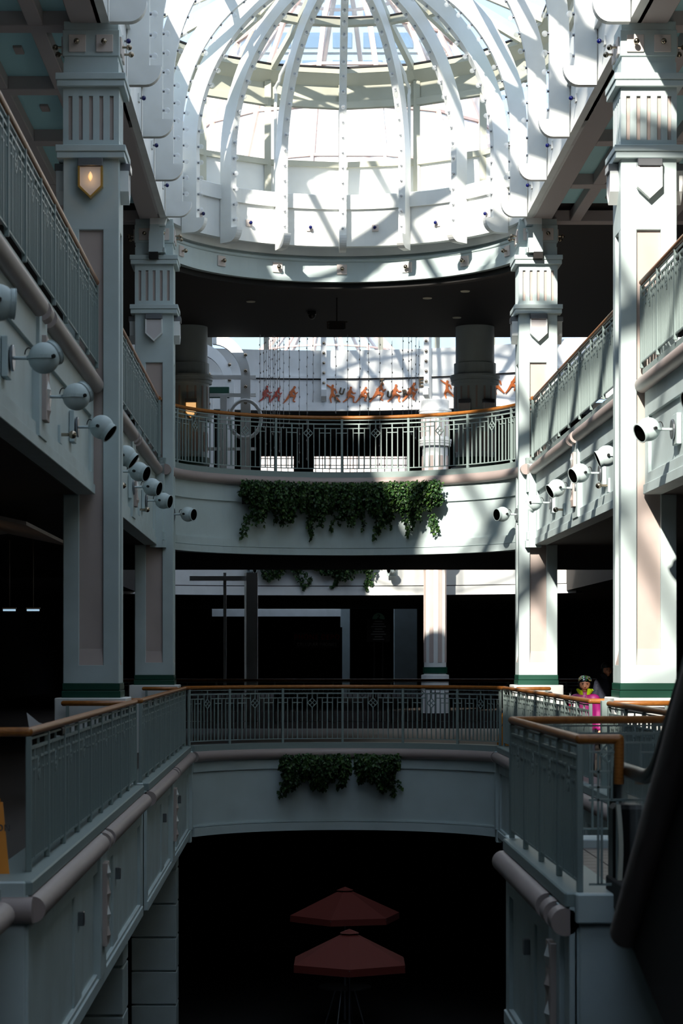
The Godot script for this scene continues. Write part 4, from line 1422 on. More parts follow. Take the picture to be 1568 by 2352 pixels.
	if sequins:
		var cols = [Color(0.9, 0.9, 0.85), Color(0.2, 0.7, 0.4), Color(0.85, 0.7, 0.2), Color(0.5, 0.6, 0.7), Color(0.05, 0.05, 0.05)]
		for c in cols.size():
			var st = S()
			for i in 22:
				var a = rng.randf_range(-1.5, 1.5)
				var b = rng.randf_range(0.1, 0.95)
				var nrm = Vector3(sin(a) * cos(b), sin(b), cos(a) * cos(b))
				var p = Vector3(0, 1.378, -0.012) + nrm * 0.099
				bx(st, p, Vector3(0.014, 0.014, 0.004), Basis.looking_at(nrm, Vector3.UP if abs(nrm.y) < 0.95 else Vector3.RIGHT))
			part("sequins", done(st), mat("sequin%d" % c, cols[c], 0.2, 0.3), cap)
	return o

func people():
	person("child in magenta jacket, lime collar and black sequined hat, standing behind the right balustrade", P(4.36, -0.1, 33.9), -0.12, 1.02, M.magenta, M.lime, M.black, M.navy, true)
	person("person in a dark navy jacket standing in deep shade behind the child", P(6.0, -0.1, 43.4), 0.3, 1.14, M.navy, M.navy, M.black, M.black, false)
	for k in 2:
		var o = thing("small_flag", "small white and red flag on a stick beside the child, %s one" % ["left", "right"][k], "flag", P(4.10 + 0.07 * k, 0, 33.5), "small flags")
		var st = S()
		tube(st, [Vector3(0, -0.1, 0), Vector3(0, 1.16 - k * 0.07, 0)], 0.006, 6)
		part("stick", done(st), M.steel, o)
		for j in 2:
			st = S()
			var y = 1.14 - k * 0.07 - j * 0.16
			prism(st, [Vector2(-0.02, y), Vector2(0.03, y - 0.07), Vector2(0.025, y - 0.16), Vector2(-0.035, y - 0.15)], 0.006)
			part("white_cloth" if j == 0 else "red_cloth", done(st), M.paper if j == 0 else M.red, o)
	# chair behind the newel post
	var o = thing("chair", "pale bent-tube chair behind the grey newel post", "chair", P(4.62, -0.1, 31.6))
	var st = S()
	var pp = []
	for k in 9:
		var a = PI * k / 8
		pp.append(Vector3(-0.22 * cos(a), 0.85 + 0.12 * sin(a) + (0.22 if false else 0.17), -0.2))
	tube(st, pp, 0.018, 8)
	tube(st, [pp[0], Vector3(-0.22, 0, -0.22)], 0.018, 8)
	tube(st, [pp[-1], Vector3(0.22, 0, -0.22)], 0.018, 8)
	part("back_frame", done(st), M.cream, o)
	st = S(); bx(st, Vector3(0, 0.45, 0), Vector3(0.42, 0.04, 0.42), Basis(), 0.015); part("seat", done(st), M.dark, o)
	for s in [-1, 1]:
		st = S(); tube(st, [Vector3(s * 0.19, 0.44, 0.19), Vector3(s * 0.2, 0, 0.22)], 0.016, 8); part("leg", done(st), M.cream, o)

# ---------------------------------------------------------------- the second well beyond the bridge
func on_frieze(px, y, rin = 12.0):      # point on the frieze wall (centre XC, depth 61) for a bearing px/5200
	var t = (px - 674.0) / 5200.0
	var a = t * t + 1.0
	var b = -2.0 * (t * XC + 61.0)
	var c = XC * XC + 61.0 * 61.0 - rin * rin
	var d = (-b + sqrt(b * b - 4 * a * c)) / (2 * a)
	return [P(t * d, y, d), -P(t * d - XC, 0, d - 61.0)]

func limb_poly(x0, y0, r0, x1, y1, r1):
	var a = Vector2(x0, y0)
	var b = Vector2(x1, y1)
	var d = (b - a).normalized()
	var n = Vector2(-d.y, d.x)
	var base = atan2(n.y, n.x)
	var pts = []
	for i in 7:
		var t = base + PI * i / 6
		pts.append(a + Vector2(cos(t), sin(t)) * r0)
	for i in 7:
		var t = base + PI + PI * i / 6
		pts.append(b + Vector2(cos(t), sin(t)) * r1)
	return pts

func runner(label, pose, px, ybase, h, m, letter, lx, ly):
	var w = on_frieze(px, ybase)
	var z = w[1].normalized()
	var x = Vector3.UP.cross(z).normalized()
	var o = thing("runner_cutout", label, "cutout", Vector3.ZERO, "frieze runners")
	o.transform = Transform3D(Basis(x, Vector3.UP, z), w[0] + z * 0.03)
	var poses = [
		[[0.02, 0.93, 0.075, 0.0, 0.88, 0.05], [0.0, 0.80, 0.075, -0.08, 0.48, 0.085], [0.02, 0.78, 0.05, -0.2, 0.62, 0.038], [-0.2, 0.62, 0.038, -0.22, 0.42, 0.028], [0.02, 0.76, 0.05, 0.16, 0.58, 0.036], [0.16, 0.58, 0.036, 0.3, 0.6, 0.026], [-0.06, 0.46, 0.08, 0.2, 0.34, 0.06], [0.2, 0.34, 0.055, 0.16, 0.06, 0.032], [0.16, 0.05, 0.03, 0.25, 0.02, 0.025], [-0.1, 0.46, 0.08, -0.22, 0.22, 0.055], [-0.22, 0.22, 0.05, -0.46, 0.04, 0.028]],
		[[0.20, 0.90, 0.075, 0.16, 0.84, 0.05], [0.12, 0.76, 0.078, -0.08, 0.46, 0.085], [0.14, 0.76, 0.05, -0.08, 0.62, 0.038], [-0.08, 0.62, 0.038, 0.08, 0.50, 0.028], [0.14, 0.74, 0.05, 0.26, 0.52, 0.036], [0.26, 0.52, 0.036, 0.36, 0.62, 0.026], [-0.04, 0.44, 0.08, 0.22, 0.40, 0.06], [0.22, 0.40, 0.055, 0.12, 0.14, 0.032], [0.12, 0.13, 0.03, 0.22, 0.08, 0.025], [-0.08, 0.44, 0.08, -0.26, 0.20, 0.052], [-0.26, 0.20, 0.05, -0.44, 0.0, 0.028]],
		[[0.02, 0.93, 0.072, 0.0, 0.88, 0.05], [0.0, 0.80, 0.075, 0.0, 0.48, 0.08], [0.0, 0.80, 0.05, -0.18, 0.9, 0.036], [-0.18, 0.9, 0.036, -0.36, 1.02, 0.026], [0.02, 0.78, 0.05, 0.18, 0.72, 0.036], [0.18, 0.72, 0.036, 0.24, 0.54, 0.026], [0.02, 0.46, 0.08, 0.22, 0.26, 0.055], [0.22, 0.26, 0.05, 0.42, 0.06, 0.028], [-0.02, 0.46, 0.08, -0.12, 0.26, 0.055], [-0.12, 0.26, 0.05, -0.06, 0.02, 0.03]]]
	var st = S()
	var list = poses[pose]
	for i in list.size():
		var l = list[i]
		var p = limb_poly(l[0] * h, l[1] * h, l[2] * h, l[3] * h, l[4] * h, l[5] * h)
		prism(st, p, 0.05 + 0.002 * i)
	part("figure", done(st), m, o)
	if letter != "":
		var lw = on_frieze(lx, ly)
		var q = o.transform.affine_inverse() * (lw[0] + z * 0.05)
		part("letter", text_mesh(letter, 0.21, 0.05), M.letter, o, Transform3D(Basis(Vector3(0, 0, 1), rng.randf_range(-0.35, 0.35)), q))

func round_column(label, x, d, r, y0, y1, cap_y, m):
	var o = thing("round_column", label, "column", P(x, 0, d), "round columns")
	var st = S()
	lathe(st, [Vector2(r * 0.92, y0), Vector2(r * 0.92, y1)], 32)
	part("shaft", done(st), m, o)
	st = S()
	for k in 8:
		var b = Basis(Vector3.UP, TAU * k / 8 + 0.39)
		bx(st, b * Vector3(0, (y0 + 1.6 + min(cap_y - 0.3, y1)) * 0.5, r * 0.9), Vector3(r * 0.36, min(cap_y - 0.3, y1) - y0 - 1.6, r * 0.08), b)
	part("inset_panel", done(st), M.beige, o)
	for yb in [cap_y, cap_y + 0.93]:
		if yb > y1: continue
		st = S()
		lathe(st, [Vector2(r, yb), Vector2(r * 1.13, yb), Vector2(r * 1.13, yb + 0.07), Vector2(r * 1.10, yb + 0.08), Vector2(r * 1.16, yb + 0.09), Vector2(r * 1.16, yb + 0.15), Vector2(r * 1.19, yb + 0.16), Vector2(r * 1.19, yb + 0.22), Vector2(r, yb + 0.22)], 32, Transform3D(), false)
		part("capital_band", done(st), m, o)
	st = S()
	if cap_y < y1: lathe(st, [Vector2(r, cap_y + 0.2), Vector2(r, cap_y + 0.95)], 32)
	if cap_y < y1: lathe(st, [Vector2(r, cap_y + 1.1), Vector2(r, cap_y + 1.45), Vector2(r * 0.86, cap_y + 1.47), Vector2(r * 0.86, y1)], 32, Transform3D(), false)
	if cap_y < y1: part("capital_drum", done(st), m, o)
	st = S()
	for k in (16 if cap_y < y1 else 0):
		var b = Basis(Vector3.UP, TAU * k / 16)
		bx(st, b * Vector3(0, cap_y + 0.58, r * 0.99), Vector3(r * 0.09, 0.55, r * 0.05), b)
	if cap_y < y1: part("flute", done(st), M.beige, o)
	st = S()
	lathe(st, [Vector2(r * 1.02, y0 + 1.25), Vector2(r * 1.02, y0 + 1.45)], 32)
	part("green_band", done(st), M.green, o)
	st = S()
	lathe(st, [Vector2(r * 1.15, y0), Vector2(r * 1.15, y0 + 1.2), Vector2(r * 0.9, y0 + 1.22)], 32, Transform3D(), false)
	part("pedestal", done(st), m, o)

func glass_dome(called, label, d, y, k, ribs_n):
	var o = thing(called, label, "dome", P(XC + 0.45, y, d))
	var rows = [Vector2(5.2, 0), Vector2(4.75, 1.6), Vector2(4.25, 3.0), Vector2(3.75, 4.2), Vector2(3.0, 5.6), Vector2(1.6, 7.1), Vector2(0.15, 8.2)]
	for i in rows.size() - 1:
		for j in ribs_n:
			var a0 = TAU * j / ribs_n + PI / ribs_n
			var a1 = TAU * (j + 1) / ribs_n + PI / ribs_n
			var st = S()
			var q = []
			for t in [[a0, i], [a1, i], [a1, i + 1], [a0, i + 1]]: q.append(Vector3(cos(t[0]) * rows[t[1]].x, rows[t[1]].y, sin(t[0]) * rows[t[1]].x) * k)
			face(st, q, (q[0] + q[2]) * 0.5)
			part("frosted_panel" if i < 3 else "clear_pane", done(st), M.frost if i < 3 else M.glass, o)
	for i in rows.size():
		var st = S()
		for j in ribs_n:
			var a0 = TAU * j / ribs_n + PI / ribs_n
			var a1 = TAU * (j + 1) / ribs_n + PI / ribs_n
			bar(st, Vector3(cos(a0) * rows[i].x, rows[i].y, sin(a0) * rows[i].x) * k * 1.004, Vector3(cos(a1) * rows[i].x, rows[i].y, sin(a1) * rows[i].x) * k * 1.004, 0.10, 0.07)
		part("ring_bar", done(st), M.copper, o)
	for j in ribs_n:
		var a0 = TAU * j / ribs_n + PI / ribs_n
		var st = S()
		for i in rows.size() - 1:
			bar(st, Vector3(cos(a0) * rows[i].x, rows[i].y, sin(a0) * rows[i].x) * k * 1.006, Vector3(cos(a0) * rows[i + 1].x, rows[i + 1].y, sin(a0) * rows[i + 1].x) * k * 1.006, 0.13, 0.08)
		part("glazing_bar", done(st), M.copper, o)
	return o

func second_well():
	var st
	var arc = arc_path(1, 61.0, -95, 95, 72)
	st = S(); sweep(st, arc, rect(12.0, 9.68, 12.2, 11.55)); struct("wall_frieze", done(st), M.white, "white curved frieze wall of the second well")
	st = S(); sweep(st, arc, rect(11.93, 10.64, 12.05, 10.72)); sweep(st, arc, rect(11.96, 9.60, 12.2, 9.82)); struct("trim_8", done(st), M.white)
	st = S(); sweep(st, arc, rect(11.95, 10.60, 12.02, 10.64)); struct("trim_9", done(st), M.dark)
	# glazing above the frieze wall
	var o = thing("skylight", "glazed roof of the second well", "skylight")
	o.set_meta("kind", "structure")
	for k in 21:
		var a = deg_to_rad(-87.5 + 8.75 * k)
		st = S()
		bar(st, P(XC + sin(a) * 12.1, 11.5, 61 + cos(a) * 12.1), P(XC + sin(a) * 12.1, 12.8, 61 + cos(a) * 12.1), 0.16)
		bar(st, P(XC + sin(a) * 12.1, 12.8, 61 + cos(a) * 12.1), P(XC + sin(a) * 5.2, 14.1, 61 + cos(a) * 5.2), 0.14)
		part("rafter", done(st), M.cream, o)
		if k < 20:
			var a1 = a + deg_to_rad(8.75)
			st = S(); face(st, [P(XC + sin(a) * 12.1, 11.55, 61 + cos(a) * 12.1), P(XC + sin(a1) * 12.1, 11.55, 61 + cos(a1) * 12.1), P(XC + sin(a1) * 12.1, 12.8, 61 + cos(a1) * 12.1), P(XC + sin(a) * 12.1, 12.8, 61 + cos(a) * 12.1)], Vector3(0, 0, 1)); part("window_pane", done(st), M.glass, o)
	for kk in 20:
		var a = deg_to_rad(-87.5 + 8.75 * kk)
		var a1 = a + deg_to_rad(8.75)
		st = S(); face(st, [P(XC + sin(a) * 12.1, 12.85, 61 + cos(a) * 12.1), P(XC + sin(a1) * 12.1, 12.85, 61 + cos(a1) * 12.1), P(XC + sin(a1) * 5.2, 14.15, 61 + cos(a1) * 5.2), P(XC + sin(a) * 5.2, 14.15, 61 + cos(a) * 5.2)], Vector3.UP); part("roof_pane" if sin((a + a1) * 0.5) > -0.2 else "roof_panel", done(st), M.glass if sin((a + a1) * 0.5) > -0.2 else M.white, o)
	for kk in 5:
		st = S(); bar(st, P(-11, 14.0, 58.5 + 0.25 * kk), P(13, 14.0, 58.5 + 0.25 * kk), 0.02); part("light_wire", done(st), M.steel, o)
	st = S(); sweep(st, arc, rect(12.0, 12.72, 12.2, 12.9)); part("ring_beam", done(st), M.cream, o)
	# ribs with knobs on the frieze wall
	var k = 0
	for px in [743.0, 985.0, 1224.0]:
		var w = on_frieze(px, 9.9, 11.97)
		var z = w[1].normalized()
		var x = Vector3.UP.cross(z).normalized()
		var r = thing("frieze_rib", "white vertical rib with bronze knobs on the frieze wall, %s from the left" % ORD[k], "rib", Vector3.ZERO, "frieze ribs")
		r.transform = Transform3D(Basis(x, Vector3.UP, z), w[0])
		st = S()
		prism(st, [Vector2(0, 0), Vector2(0.3, 0.02), Vector2(0.48, 0.12), Vector2(0.55, 0.32), Vector2(0.38, 0.34), Vector2(0.38, 2.0), Vector2(0.62, 3.2), Vector2(0.3, 3.2), Vector2(0, 2.2)], 0.17, Transform3D(Basis(Vector3(0, 0, 1), Vector3.UP, Vector3(-1, 0, 0)), Vector3()))
		part("rib_plate", done(st), M.white, r)
		for j in 6: part("ball", ball(0.05, 10), M.chrome, r, Transform3D(Basis(), Vector3(0, 0.55 + j * 0.32, 0.42)))
		k += 1
	var RN = [[0, 612, 9.86, 0.62, "rust", "", 0, 0, "first rust red runner from the left"], [1, 634, 9.86, 0.58, "rust", "", 0, 0, "second rust red runner, leaning forward"], [1, 668, 9.84, 0.66, "bronze", "", 0, 0, "brown runner alone between two groups"], [2, 763, 9.86, 0.68, "bronze", "C", 773, 10.0, "bronze runner beside the rib with letter C"], [0, 805, 9.86, 0.60, "bronze", "U", 785, 10.22, "bronze runner trailing letter U"], [1, 833, 9.86, 0.60, "bronze", "L", 848, 10.06, "bronze runner carrying letter L"], [1, 869, 9.88, 0.74, "bronze", "T", 878, 10.50, "bronze runner raising letter T"], [0, 909, 9.86, 0.66, "bronze", "U", 895, 10.10, "bronze runner dragging letter U"], [1, 943, 9.88, 0.70, "bronze", "R", 930, 10.14, "bronze runner carrying letter R"], [2, 1027, 9.93, 0.66, "bronze", "", 0, 0, "bronze runner with arm flung back"], [2, 1050, 9.93, 0.66, "bronze", "", 0, 0, "bronze runner half behind the round column"], [2, 1142, 9.98, 0.66, "bronze", "", 0, 0, "dark bronze runner just right of the round column"], [1, 1178, 10.0, 0.62, "bronze", "", 0, 0, "dark bronze runner beside the far right column"]]
	for r in RN:
		runner("%s on the white frieze wall" % r[8], r[0], float(r[1]), r[2], r[3] * 0.86, M[r[4]], r[5], float(r[6]), r[7])
	var le = on_frieze(967.0, 10.45)
	var zz = le[1].normalized()
	var lt = part("letter_cutout", text_mesh("E", 0.26, 0.05), M.letter, self, Transform3D(Basis(Vector3.UP.cross(zz), Vector3.UP, zz), le[0] + zz * 0.05))
	tag(lt, "dark letter E at the end of the frieze lettering", "letter")
	# round columns
	round_column("dark round column on the left beyond the third level bridge", -2.66, 57.2, 0.53, 5.24, 10.1, 7.62, M.paint)
	round_column("dark round column on the right beyond the third level bridge", 4.58, 57.2, 0.53, 5.24, 10.1, 7.62, M.paint)
	round_column("white round column far away under the frieze, third level", 4.46, 71.4, 0.44, 5.24, 9.7, 8.3, M.white)
	round_column("white sunlit round column far away on the second level", 4.46, 71.4, 0.38, -0.1, 5.2, 9.0, M.white)
	sconce("lit shield-shaped sconce on the dark left round column", P(-2.56, 0.13, 56.62), Vector3(0, 0, 1), 2, 0.30)
	lamp("sconce_light", P(-2.56, 7.8, 56.2), 0.02, Color(1, 0.8, 0.5), 0.03)
	sconce("unlit sconce on the dark right round column, left one", P(4.30, 0.13, 56.70), Vector3(-0.3, 0, 1), 0, 0.30)
	sconce("unlit sconce on the dark right round column, right one", P(4.86, 0.13, 56.70), Vector3(0.3, 0, 1), 0, 0.30)
	# second well parapets across its far side
	var b = arc_path(1, 61.0, -40, 40, 40)
	for lv in [[5.34, 3.66, "third"]]:
		var p = thing("bridge_parapet", "far white parapet of the %s level across the second well" % lv[2], "parapet")
		p.set_meta("kind", "structure")
		st = S(); sweep(st, b, rect(12.2, lv[1], 12.5, lv[0])); part("backing", done(st), M.white, p)
		st = S(); sweep(st, b, rect(12.15, lv[1], 12.25, lv[1] + 0.28)); part("bottom_band", done(st), M.white, p)
		st = S(); sweep(st, b, rect(12.17, lv[1] + 0.28, 12.25, lv[1] + 0.31)); part("groove", done(st), M.dark, p)
	railing("far balustrade of the third level across the second well", [Vector2(-4.0, 71.9), Vector2(0.9, 73.1), Vector2(6.0, 72.0)], 5.34, {"panels": 8})
	railing("near balustrade of the third level along the second well", [Vector2(-3.9, 58.8), Vector2(6.0, 58.8)], 5.34, {"panels": 6})
	railing("near balustrade of the second level along the second well", [Vector2(-4.8, 56.1), Vector2(8.2, 56.1)], 0.0, {"panels": 9})
	var pl = planter("far ivy hanging on the parapet across the second well", 12.15, 61.0, -10.5, 9.0, 5.1, 0.95, 3500, [[0.1, 0.3], [0.36, 0.6], [0.4, 0.5], [0.62, 0.5], [0.66, 0.4], [0.9, 0.6], [0.92, 0.4]], 0.11)
	globe_lamp("far white globe spotlight on the right of the far ivy", P(3.15, 4.45, 72.85), Vector3(0, 0, 1), Vector3(-0.8, 0.0, 0.5))
	globe_lamp("far white globe spotlight on the left of the far ivy", P(-1.35, 4.45, 72.75), Vector3(0, 0, 1), Vector3(0.8, 0.0, 0.5))
	tower()
	strings()
	beyond()

func tower():
	var o = thing("steel_tower", "white arched steel tower on the left of the second well", "tower")
	var spec = [[-1.14, 60.0], [-1.62, 62.0], [-2.26, 64.0]]
	for e in spec:
		var st = S()
		var pts = [Vector2(e[0], 5.2), Vector2(e[0], 9.0)]
		for k in range(1, 13):
			var a = deg_to_rad(90.0 * k / 12)
			pts.append(Vector2(e[0] - 1.0 + cos(a) * 1.0, 9.0 + sin(a) * 1.25))
		var inner = []
		for i in range(pts.size() - 1, -1, -1):
			var c = Vector2(e[0] - 1.0, 9.0)
			var p = pts[i]
			inner.append(Vector2(p.x - 0.26, p.y) if p.y <= 9.0 else c + (p - c) * 0.76)
		prism(st, pts + inner, 0.22, Transform3D(Basis(), P(0, 0, e[1])))
		part("arch_rib", done(st), M.white, o)
		for k in 4: part("ball", ball(0.05, 10), M.chrome, o, Transform3D(Basis(), P(e[0] - 0.13, 8.4 + k * 0.42, e[1] - 0.14)))
	for e in [[-2.6, -1.0, 9.08, 60.0, 0.10], [-2.6, -1.0, 8.63, 60.2, 0.09], [-2.6, -1.0, 7.2, 60.2, 0.08], [-2.75, -1.1, 3.75, 60.0, 0.12]]:
		var st = S(); bar(st, P(e[0], e[2], e[3]), P(e[1], e[2], e[3]), e[4]); part("crossbar", done(st), M.white, o)
	for e in [[-1.86, 8.63, 5.2, 60.2, 0.18], [-1.10, 3.9, -1.0, 60.0, 0.30], [-1.28, 3.9, -1.0, 60.3, 0.06], [-1.82, 3.9, -1.0, 60.0, 0.08]]:
		var st = S(); bar(st, P(e[0], e[1], e[3]), P(e[0], e[2], e[3]), e[4]); part("post", done(st), M.white, o)
	var st = S()
	var pp = []
	for k in 25: pp.append(P(-1.28 + 0.42 * cos(TAU * k / 24), 7.95 + 0.5 * sin(TAU * k / 24), 59.8))
	tube(st, pp, 0.05, 8, false)
	part("ring", done(st), M.white, o)
	st = S(); slab(st, -2.5, -1.75, 8.72, 9.02, 61.6, 61.7, 0.01); part("green_panel", done(st), M.green, o)

func strings():
	var px = [597, 606, 611, 617, 621, 627, 631, 637, 642, 651, 664, 687, 705, 719, 771, 798, 826, 846, 872, 900, 925, 938, 945, 955, 962]
	var bot = [1010, 985, 1045, 930, 1060, 1000, 1075, 960, 1040, 985, 975, 1065, 1058, 925, 950, 960, 1000, 985, 1070, 965, 980, 1025, 1000, 1010, 990]
	for k in px.size():
		var d = 58.5 + 0.25 * (k % 5)
		var s = 5200.0 / d
		var x = (px[k] - 674.0) / s
		var y0 = 1.68 + (1508.0 - bot[k]) / s
		var o = thing("string_light", "thin vertical string of tiny lights over the second well, %s from the left" % ORD[k], "light string", Vector3.ZERO, "string lights")
		var st = S()
		tube(st, [P(x, y0, d), P(x, 14.0, d)], 0.006, 4, false)
		part("cord", done(st), M.cord, o)
		st = S()
		var y = y0 + 0.05
		var j = 0
		while y < 10.4:
			bx(st, P(x + 0.012 * (1 if j % 2 else -1), y, d), Vector3(0.022, 0.04, 0.022))
			y += 0.24
			j += 1
		part("tiny_lights", done(st), M.paper, o).set_meta("kind", "stuff")

func beyond():
	var st
	# end wall of the third level with a row of bright windows
	st = S()
	slab(st, -12, 14, 5.2, 8.15, 82, 82.3)
	slab(st, -12, 14, 8.95, 9.9, 82, 82.3)
	slab(st, -12, -1.2, 8.1, 9.0, 82, 82.3)
	slab(st, 0.0, 0.72, 8.1, 9.0, 82, 82.3)
	slab(st, 4.1, 14, 8.1, 9.0, 82, 82.3)
	struct("wall_far", done(st), M.shop, "dark end wall of the third level with bright windows")
	var o = thing("window_1", "row of bright windows in the dark end wall of the third level", "window")
	o.set_meta("kind", "structure")
	for k in 22:
		var x = -1.2 + k * 0.25
		st = S(); bar(st, P(x, 8.1, 82.1), P(x, 9.0, 82.1), 0.03); part("mullion", done(st), M.black, o)
	for y in [8.32, 8.62, 8.86]:
		st = S(); bar(st, P(-1.2, y, 82.1), P(4.1, y, 82.1), 0.03); part("mullion", done(st), M.black, o)
	# far third level parapet seen under the second well
	var p = thing("bridge_parapet", "most distant white parapet, seen under the far parapet", "parapet")
	p.set_meta("kind", "structure")
	st = S(); slab(st, -4, 2.35, 3.7, 5.3, 111.2, 111.45); part("backing", done(st), M.white, p)
	st = S(); slab(st, -4, 2.4, 3.65, 4.0, 111.1, 111.25); part("bottom_band", done(st), M.white, p)
	# columns of the far hall
	for c in [[2.50, 109.5, 0.22, "left"], [5.35, 108.0, 0.55, "right"]]:
		st = S()
		slab(st, c[0] - c[2], c[0] + c[2], -0.1, 5.3, c[1], c[1] + 0.6, 0.02)
		tag(part("far_pillar", done(st), M.paint, self), "distant pale pillar in the dark hall, %s one" % c[3], "pillar", "distant pillars")
	# shop sign
	var s = thing("shop_sign", "dim shop sign with red letters in the dark far hall", "sign", P(1.0, 0, 86.08))
	part("sign_board", box_mesh(Vector3(1.75, 0.62, 0.08), 0.01), M.black, s, Transform3D(Basis(), Vector3(-0.12, 2.30, -0.08)))
	part("lettering", text_mesh("PHONE DEPO", 0.20, 0.03), M.red, s, Transform3D(Basis(), Vector3(-0.12, 2.42, 0)))
	part("lettering", text_mesh("CELLULAR PHONES", 0.12, 0.03), M.paper, s, Transform3D(Basis(), Vector3(-0.12, 2.14, 0)))
	# directory
	st = S(); slab(st, -0.7, 1.85, -0.1, 2.8, 86.2, 86.5); struct("wall_shop", done(st), M.shop)
	var q = thing("directory_sign", "dark directory sign with a rounded green top in the far hall", "sign", P(3.0, 0, 80))
	st = S(); slab(st, -0.42, 0.42, 2.2, 3.0, -0.04, 0.04, 0.01); part("sign_board", done(st), M.black, q)
	st = S()
	var hp = []
	for k in 13: hp.append(Vector2(cos(PI * k / 12) * 0.22, 3.0 + sin(PI * k / 12) * 0.22))
	prism(st, hp, 0.06)
	part("rounded_top", done(st), mat("mint", Color(0.45, 0.70, 0.62), 0.5), q)
	part("numeral", text_mesh("2", 0.16, 0.02), M.black, q, Transform3D(Basis(), Vector3(0, 3.08, 0.04)))
	st = S()
	for k in 8: bx(st, Vector3(0.0, 2.92 - k * 0.09, 0.045), Vector3(0.28 + 0.12 * ((k * 7) % 3), 0.035, 0.01))
	part("text_rows", done(st), M.steel, q)
	st = S(); bar(st, Vector3(-0.15, -0.1, 0), Vector3(-0.15, 2.3, 0), 0.06); bar(st, Vector3(0.15, -0.1, 0), Vector3(0.15, 2.3, 0), 0.06); part("post", done(st), M.black, q)
	# hanging exit sign and camera dome under the brown ceiling
	var e = thing("exit_sign", "small unlit EXIT sign hanging under the brown ceiling", "sign", P(1.0, 0, 52.5))
	st = S(); bar(st, Vector3(0, 9.4, 0), Vector3(0, 10.02, 0), 0.03); part("stem", done(st), M.black, e)
	part("sign_board", box_mesh(Vector3(0.36, 0.20, 0.04), 0.005), M.black, e, Transform3D(Basis(), Vector3(0, 9.36, 0)))
	part("lettering", text_mesh("EXIT", 0.17, 0.01), M.soffit, e, Transform3D(Basis(), Vector3(0, 9.36, 0.03)))
	var v = thing("camera_dome", "dark security camera dome under the brown ceiling", "camera", P(0.44, 10.0, 54.6))
	part("housing", box_mesh(Vector3(0.2, 0.08, 0.2), 0.01), M.black, v, Transform3D(Basis(), Vector3(0, -0.04, 0)))
	part("dome", ball(0.09, 14), M.rubber, v, Transform3D(Basis(), Vector3(0, -0.1, 0)))
	for k in 4:
		var dl = [[3.1, 50.0], [3.9, 49.0], [-1.0, 50.5], [4.0, 53.0]][k]
		st = S(); lathe(st, [Vector2(0.0, -0.005), Vector2(0.09, -0.005), Vector2(0.10, -0.02), Vector2(0.11, 0.0)], 18); 
		var l = tag(part("downlight", done(st), M.cream, self, Transform3D(Basis(), P(dl[0], 9.995, dl[1] + 2.5))), "small recessed downlight in the brown ceiling, %s one" % ORD[k], "downlight", "ceiling downlights")
	# glazed domes of the neighbouring wells, and the office block behind
	glass_dome("glass_dome", "pinkish glazed dome of the second well behind the skylight", 63.0, 13.0, 1.0, 16)
	glass_dome("glass_dome", "most distant pinkish glazed dome", 97.0, 9.0, 1.0, 16)
	var bl = thing("office_building", "pale office block with blue windows behind the domes", "building", P(4.3, 0, 200))
	st = S(); slab(st, -9.5, 9.5, 0, 61.5, 0, 12); slab(st, -10, 10, 61.3, 62.2, -0.3, 12.3); part("wall", done(st), M.facade, bl)
	for r in 5:
		for c in 7:
			var pane = box_mesh(Vector3(1.7, 1.35, 0.2), 0.02)
			part("window", pane, M.bluepane, bl, Transform3D(Basis(), Vector3(-8.1 + c * 2.7, 51.2 + r * 2.45, 0.05)))
		st = S(); slab(st, -9.6, 9.6, 50.1 + r * 2.45, 50.35 + r * 2.45, -0.25, 0.0); part("ledge", done(st), M.facade, bl)

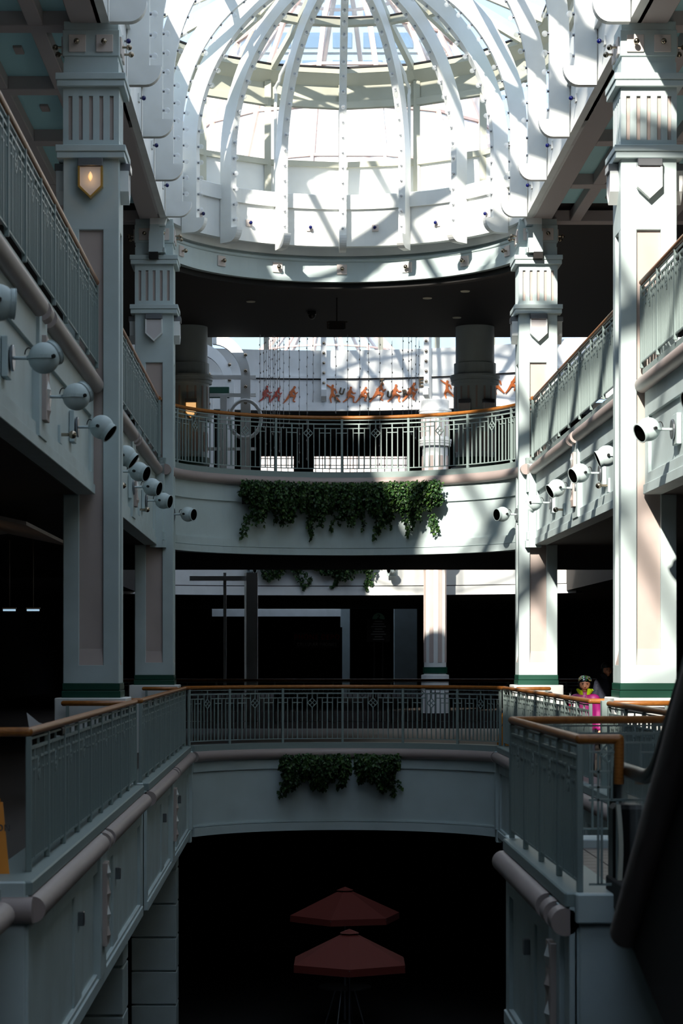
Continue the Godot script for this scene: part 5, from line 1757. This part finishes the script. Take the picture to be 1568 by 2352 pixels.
# ---------------------------------------------------------------- small things
func small_things():
	for e in [[-2.36, 17.6, "at the lower left edge"], [4.12, 43.9, "beyond the right end of the bridge"]]:
		var o = thing("wet_floor_sign", "yellow folding wet floor sign " + e[2], "sign", P(e[0], -0.1, e[1]), "", 0.2)
		for s in [-1, 1]:
			var st = S()
			prism(st, [Vector2(-0.15, 0), Vector2(0.15, 0), Vector2(0.10, 0.66), Vector2(-0.10, 0.66)], 0.012, Transform3D(Basis(Vector3(1, 0, 0), -0.2 * s), Vector3(0, 0, s * 0.14)))
			part("panel", done(st), M.yellow, o)
		var st = S()
		prism(st, [Vector2(-0.06, 0.15), Vector2(0.06, 0.15), Vector2(0, 0.27)], 0.004, Transform3D(Basis(Vector3(1, 0, 0), -0.2), Vector3(0, 0, 0.15)))
		part("warning_triangle", done(st), M.black, o)
		part("lettering", text_mesh("CAUTION", 0.05, 0.004), M.black, o, Transform3D(Basis(Vector3(1, 0, 0), -0.2), Vector3(0, 0.45, 0.057)))
		st = S(); bx(st, Vector3(0, 0.66, 0), Vector3(0.16, 0.05, 0.05), Basis(), 0.01); part("hinge", done(st), M.yellow, o)
	# lit vaulted shop ceiling on the left, seen under the third level deck
	var o = thing("shop_cove", "softly lit beige shop ceiling on the left under the third level deck", "ceiling")
	o.set_meta("kind", "structure")
	var st = S()
	prism(st, [Vector2(-6.5, 3.5), Vector2(-4.6, 3.72), Vector2(-3.6, 3.5), Vector2(-3.6, 3.45), Vector2(-4.6, 3.66), Vector2(-6.5, 3.44)], 6.0, Transform3D(Basis(), P(0, 0, 33.5)))
	part("vault_panel", done(st), M.beige, o)
	st = S(); slab(st, -6.6, -6.2, 2.7, 3.1, 30.5, 36.5, 0.01); part("cove_ledge", done(st), M.dark, o)
	lamp("cove_light", P(-5.6, 3.15, 32.5), 0.10, Color(1.0, 0.82, 0.6), 0.1)
	for k in 2:
		var t = thing("shop_light", "small bluish fluorescent light in the dark shop on the left, %s one" % ["left", "right"][k], "light", P(-5.02 + 0.42 * k, 2.5, 40.0), "shop lights")
		part("tube", box_mesh(Vector3(0.22, 0.035, 0.06), 0.005), M.tubeglow, t)
		st = S(); bar(st, Vector3(0, 0.04, 0), Vector3(0, 1.24, 0), 0.02); part("hanger", done(st), M.black, t)
		part("housing", box_mesh(Vector3(0.25, 0.03, 0.08), 0.005), M.steel, t, Transform3D(Basis(), Vector3(0, 0.033, 0)))
	var pp = thing("paper_sheet", "folded white paper standing behind the left handrail", "paper", P(-2.35, 0, 20.2))
	st = S(); prism(st, [Vector2(-0.01, 1.05), Vector2(0.22, 1.05), Vector2(0.08, 1.09), Vector2(-0.03, 1.18)], 0.004); part("sheet", done(st), M.paper, pp)
	st = S(); slab(st, -0.1, 0.3, 0.98, 1.05, -0.12, 0.12, 0.01); bar(st, Vector3(0.1, -0.1, 0), Vector3(0.1, 1.0, 0), 0.06); part("stand", done(st), M.black, pp)

func _ready():
	rng.seed = 7
	view()
	materials()
	shell()
	drum()
	parapets()
	columns()
	railings()
	spotlights()
	plants()
	second_well()
	escalator()
	tiles()
	ground_things()
	people()
	small_things()
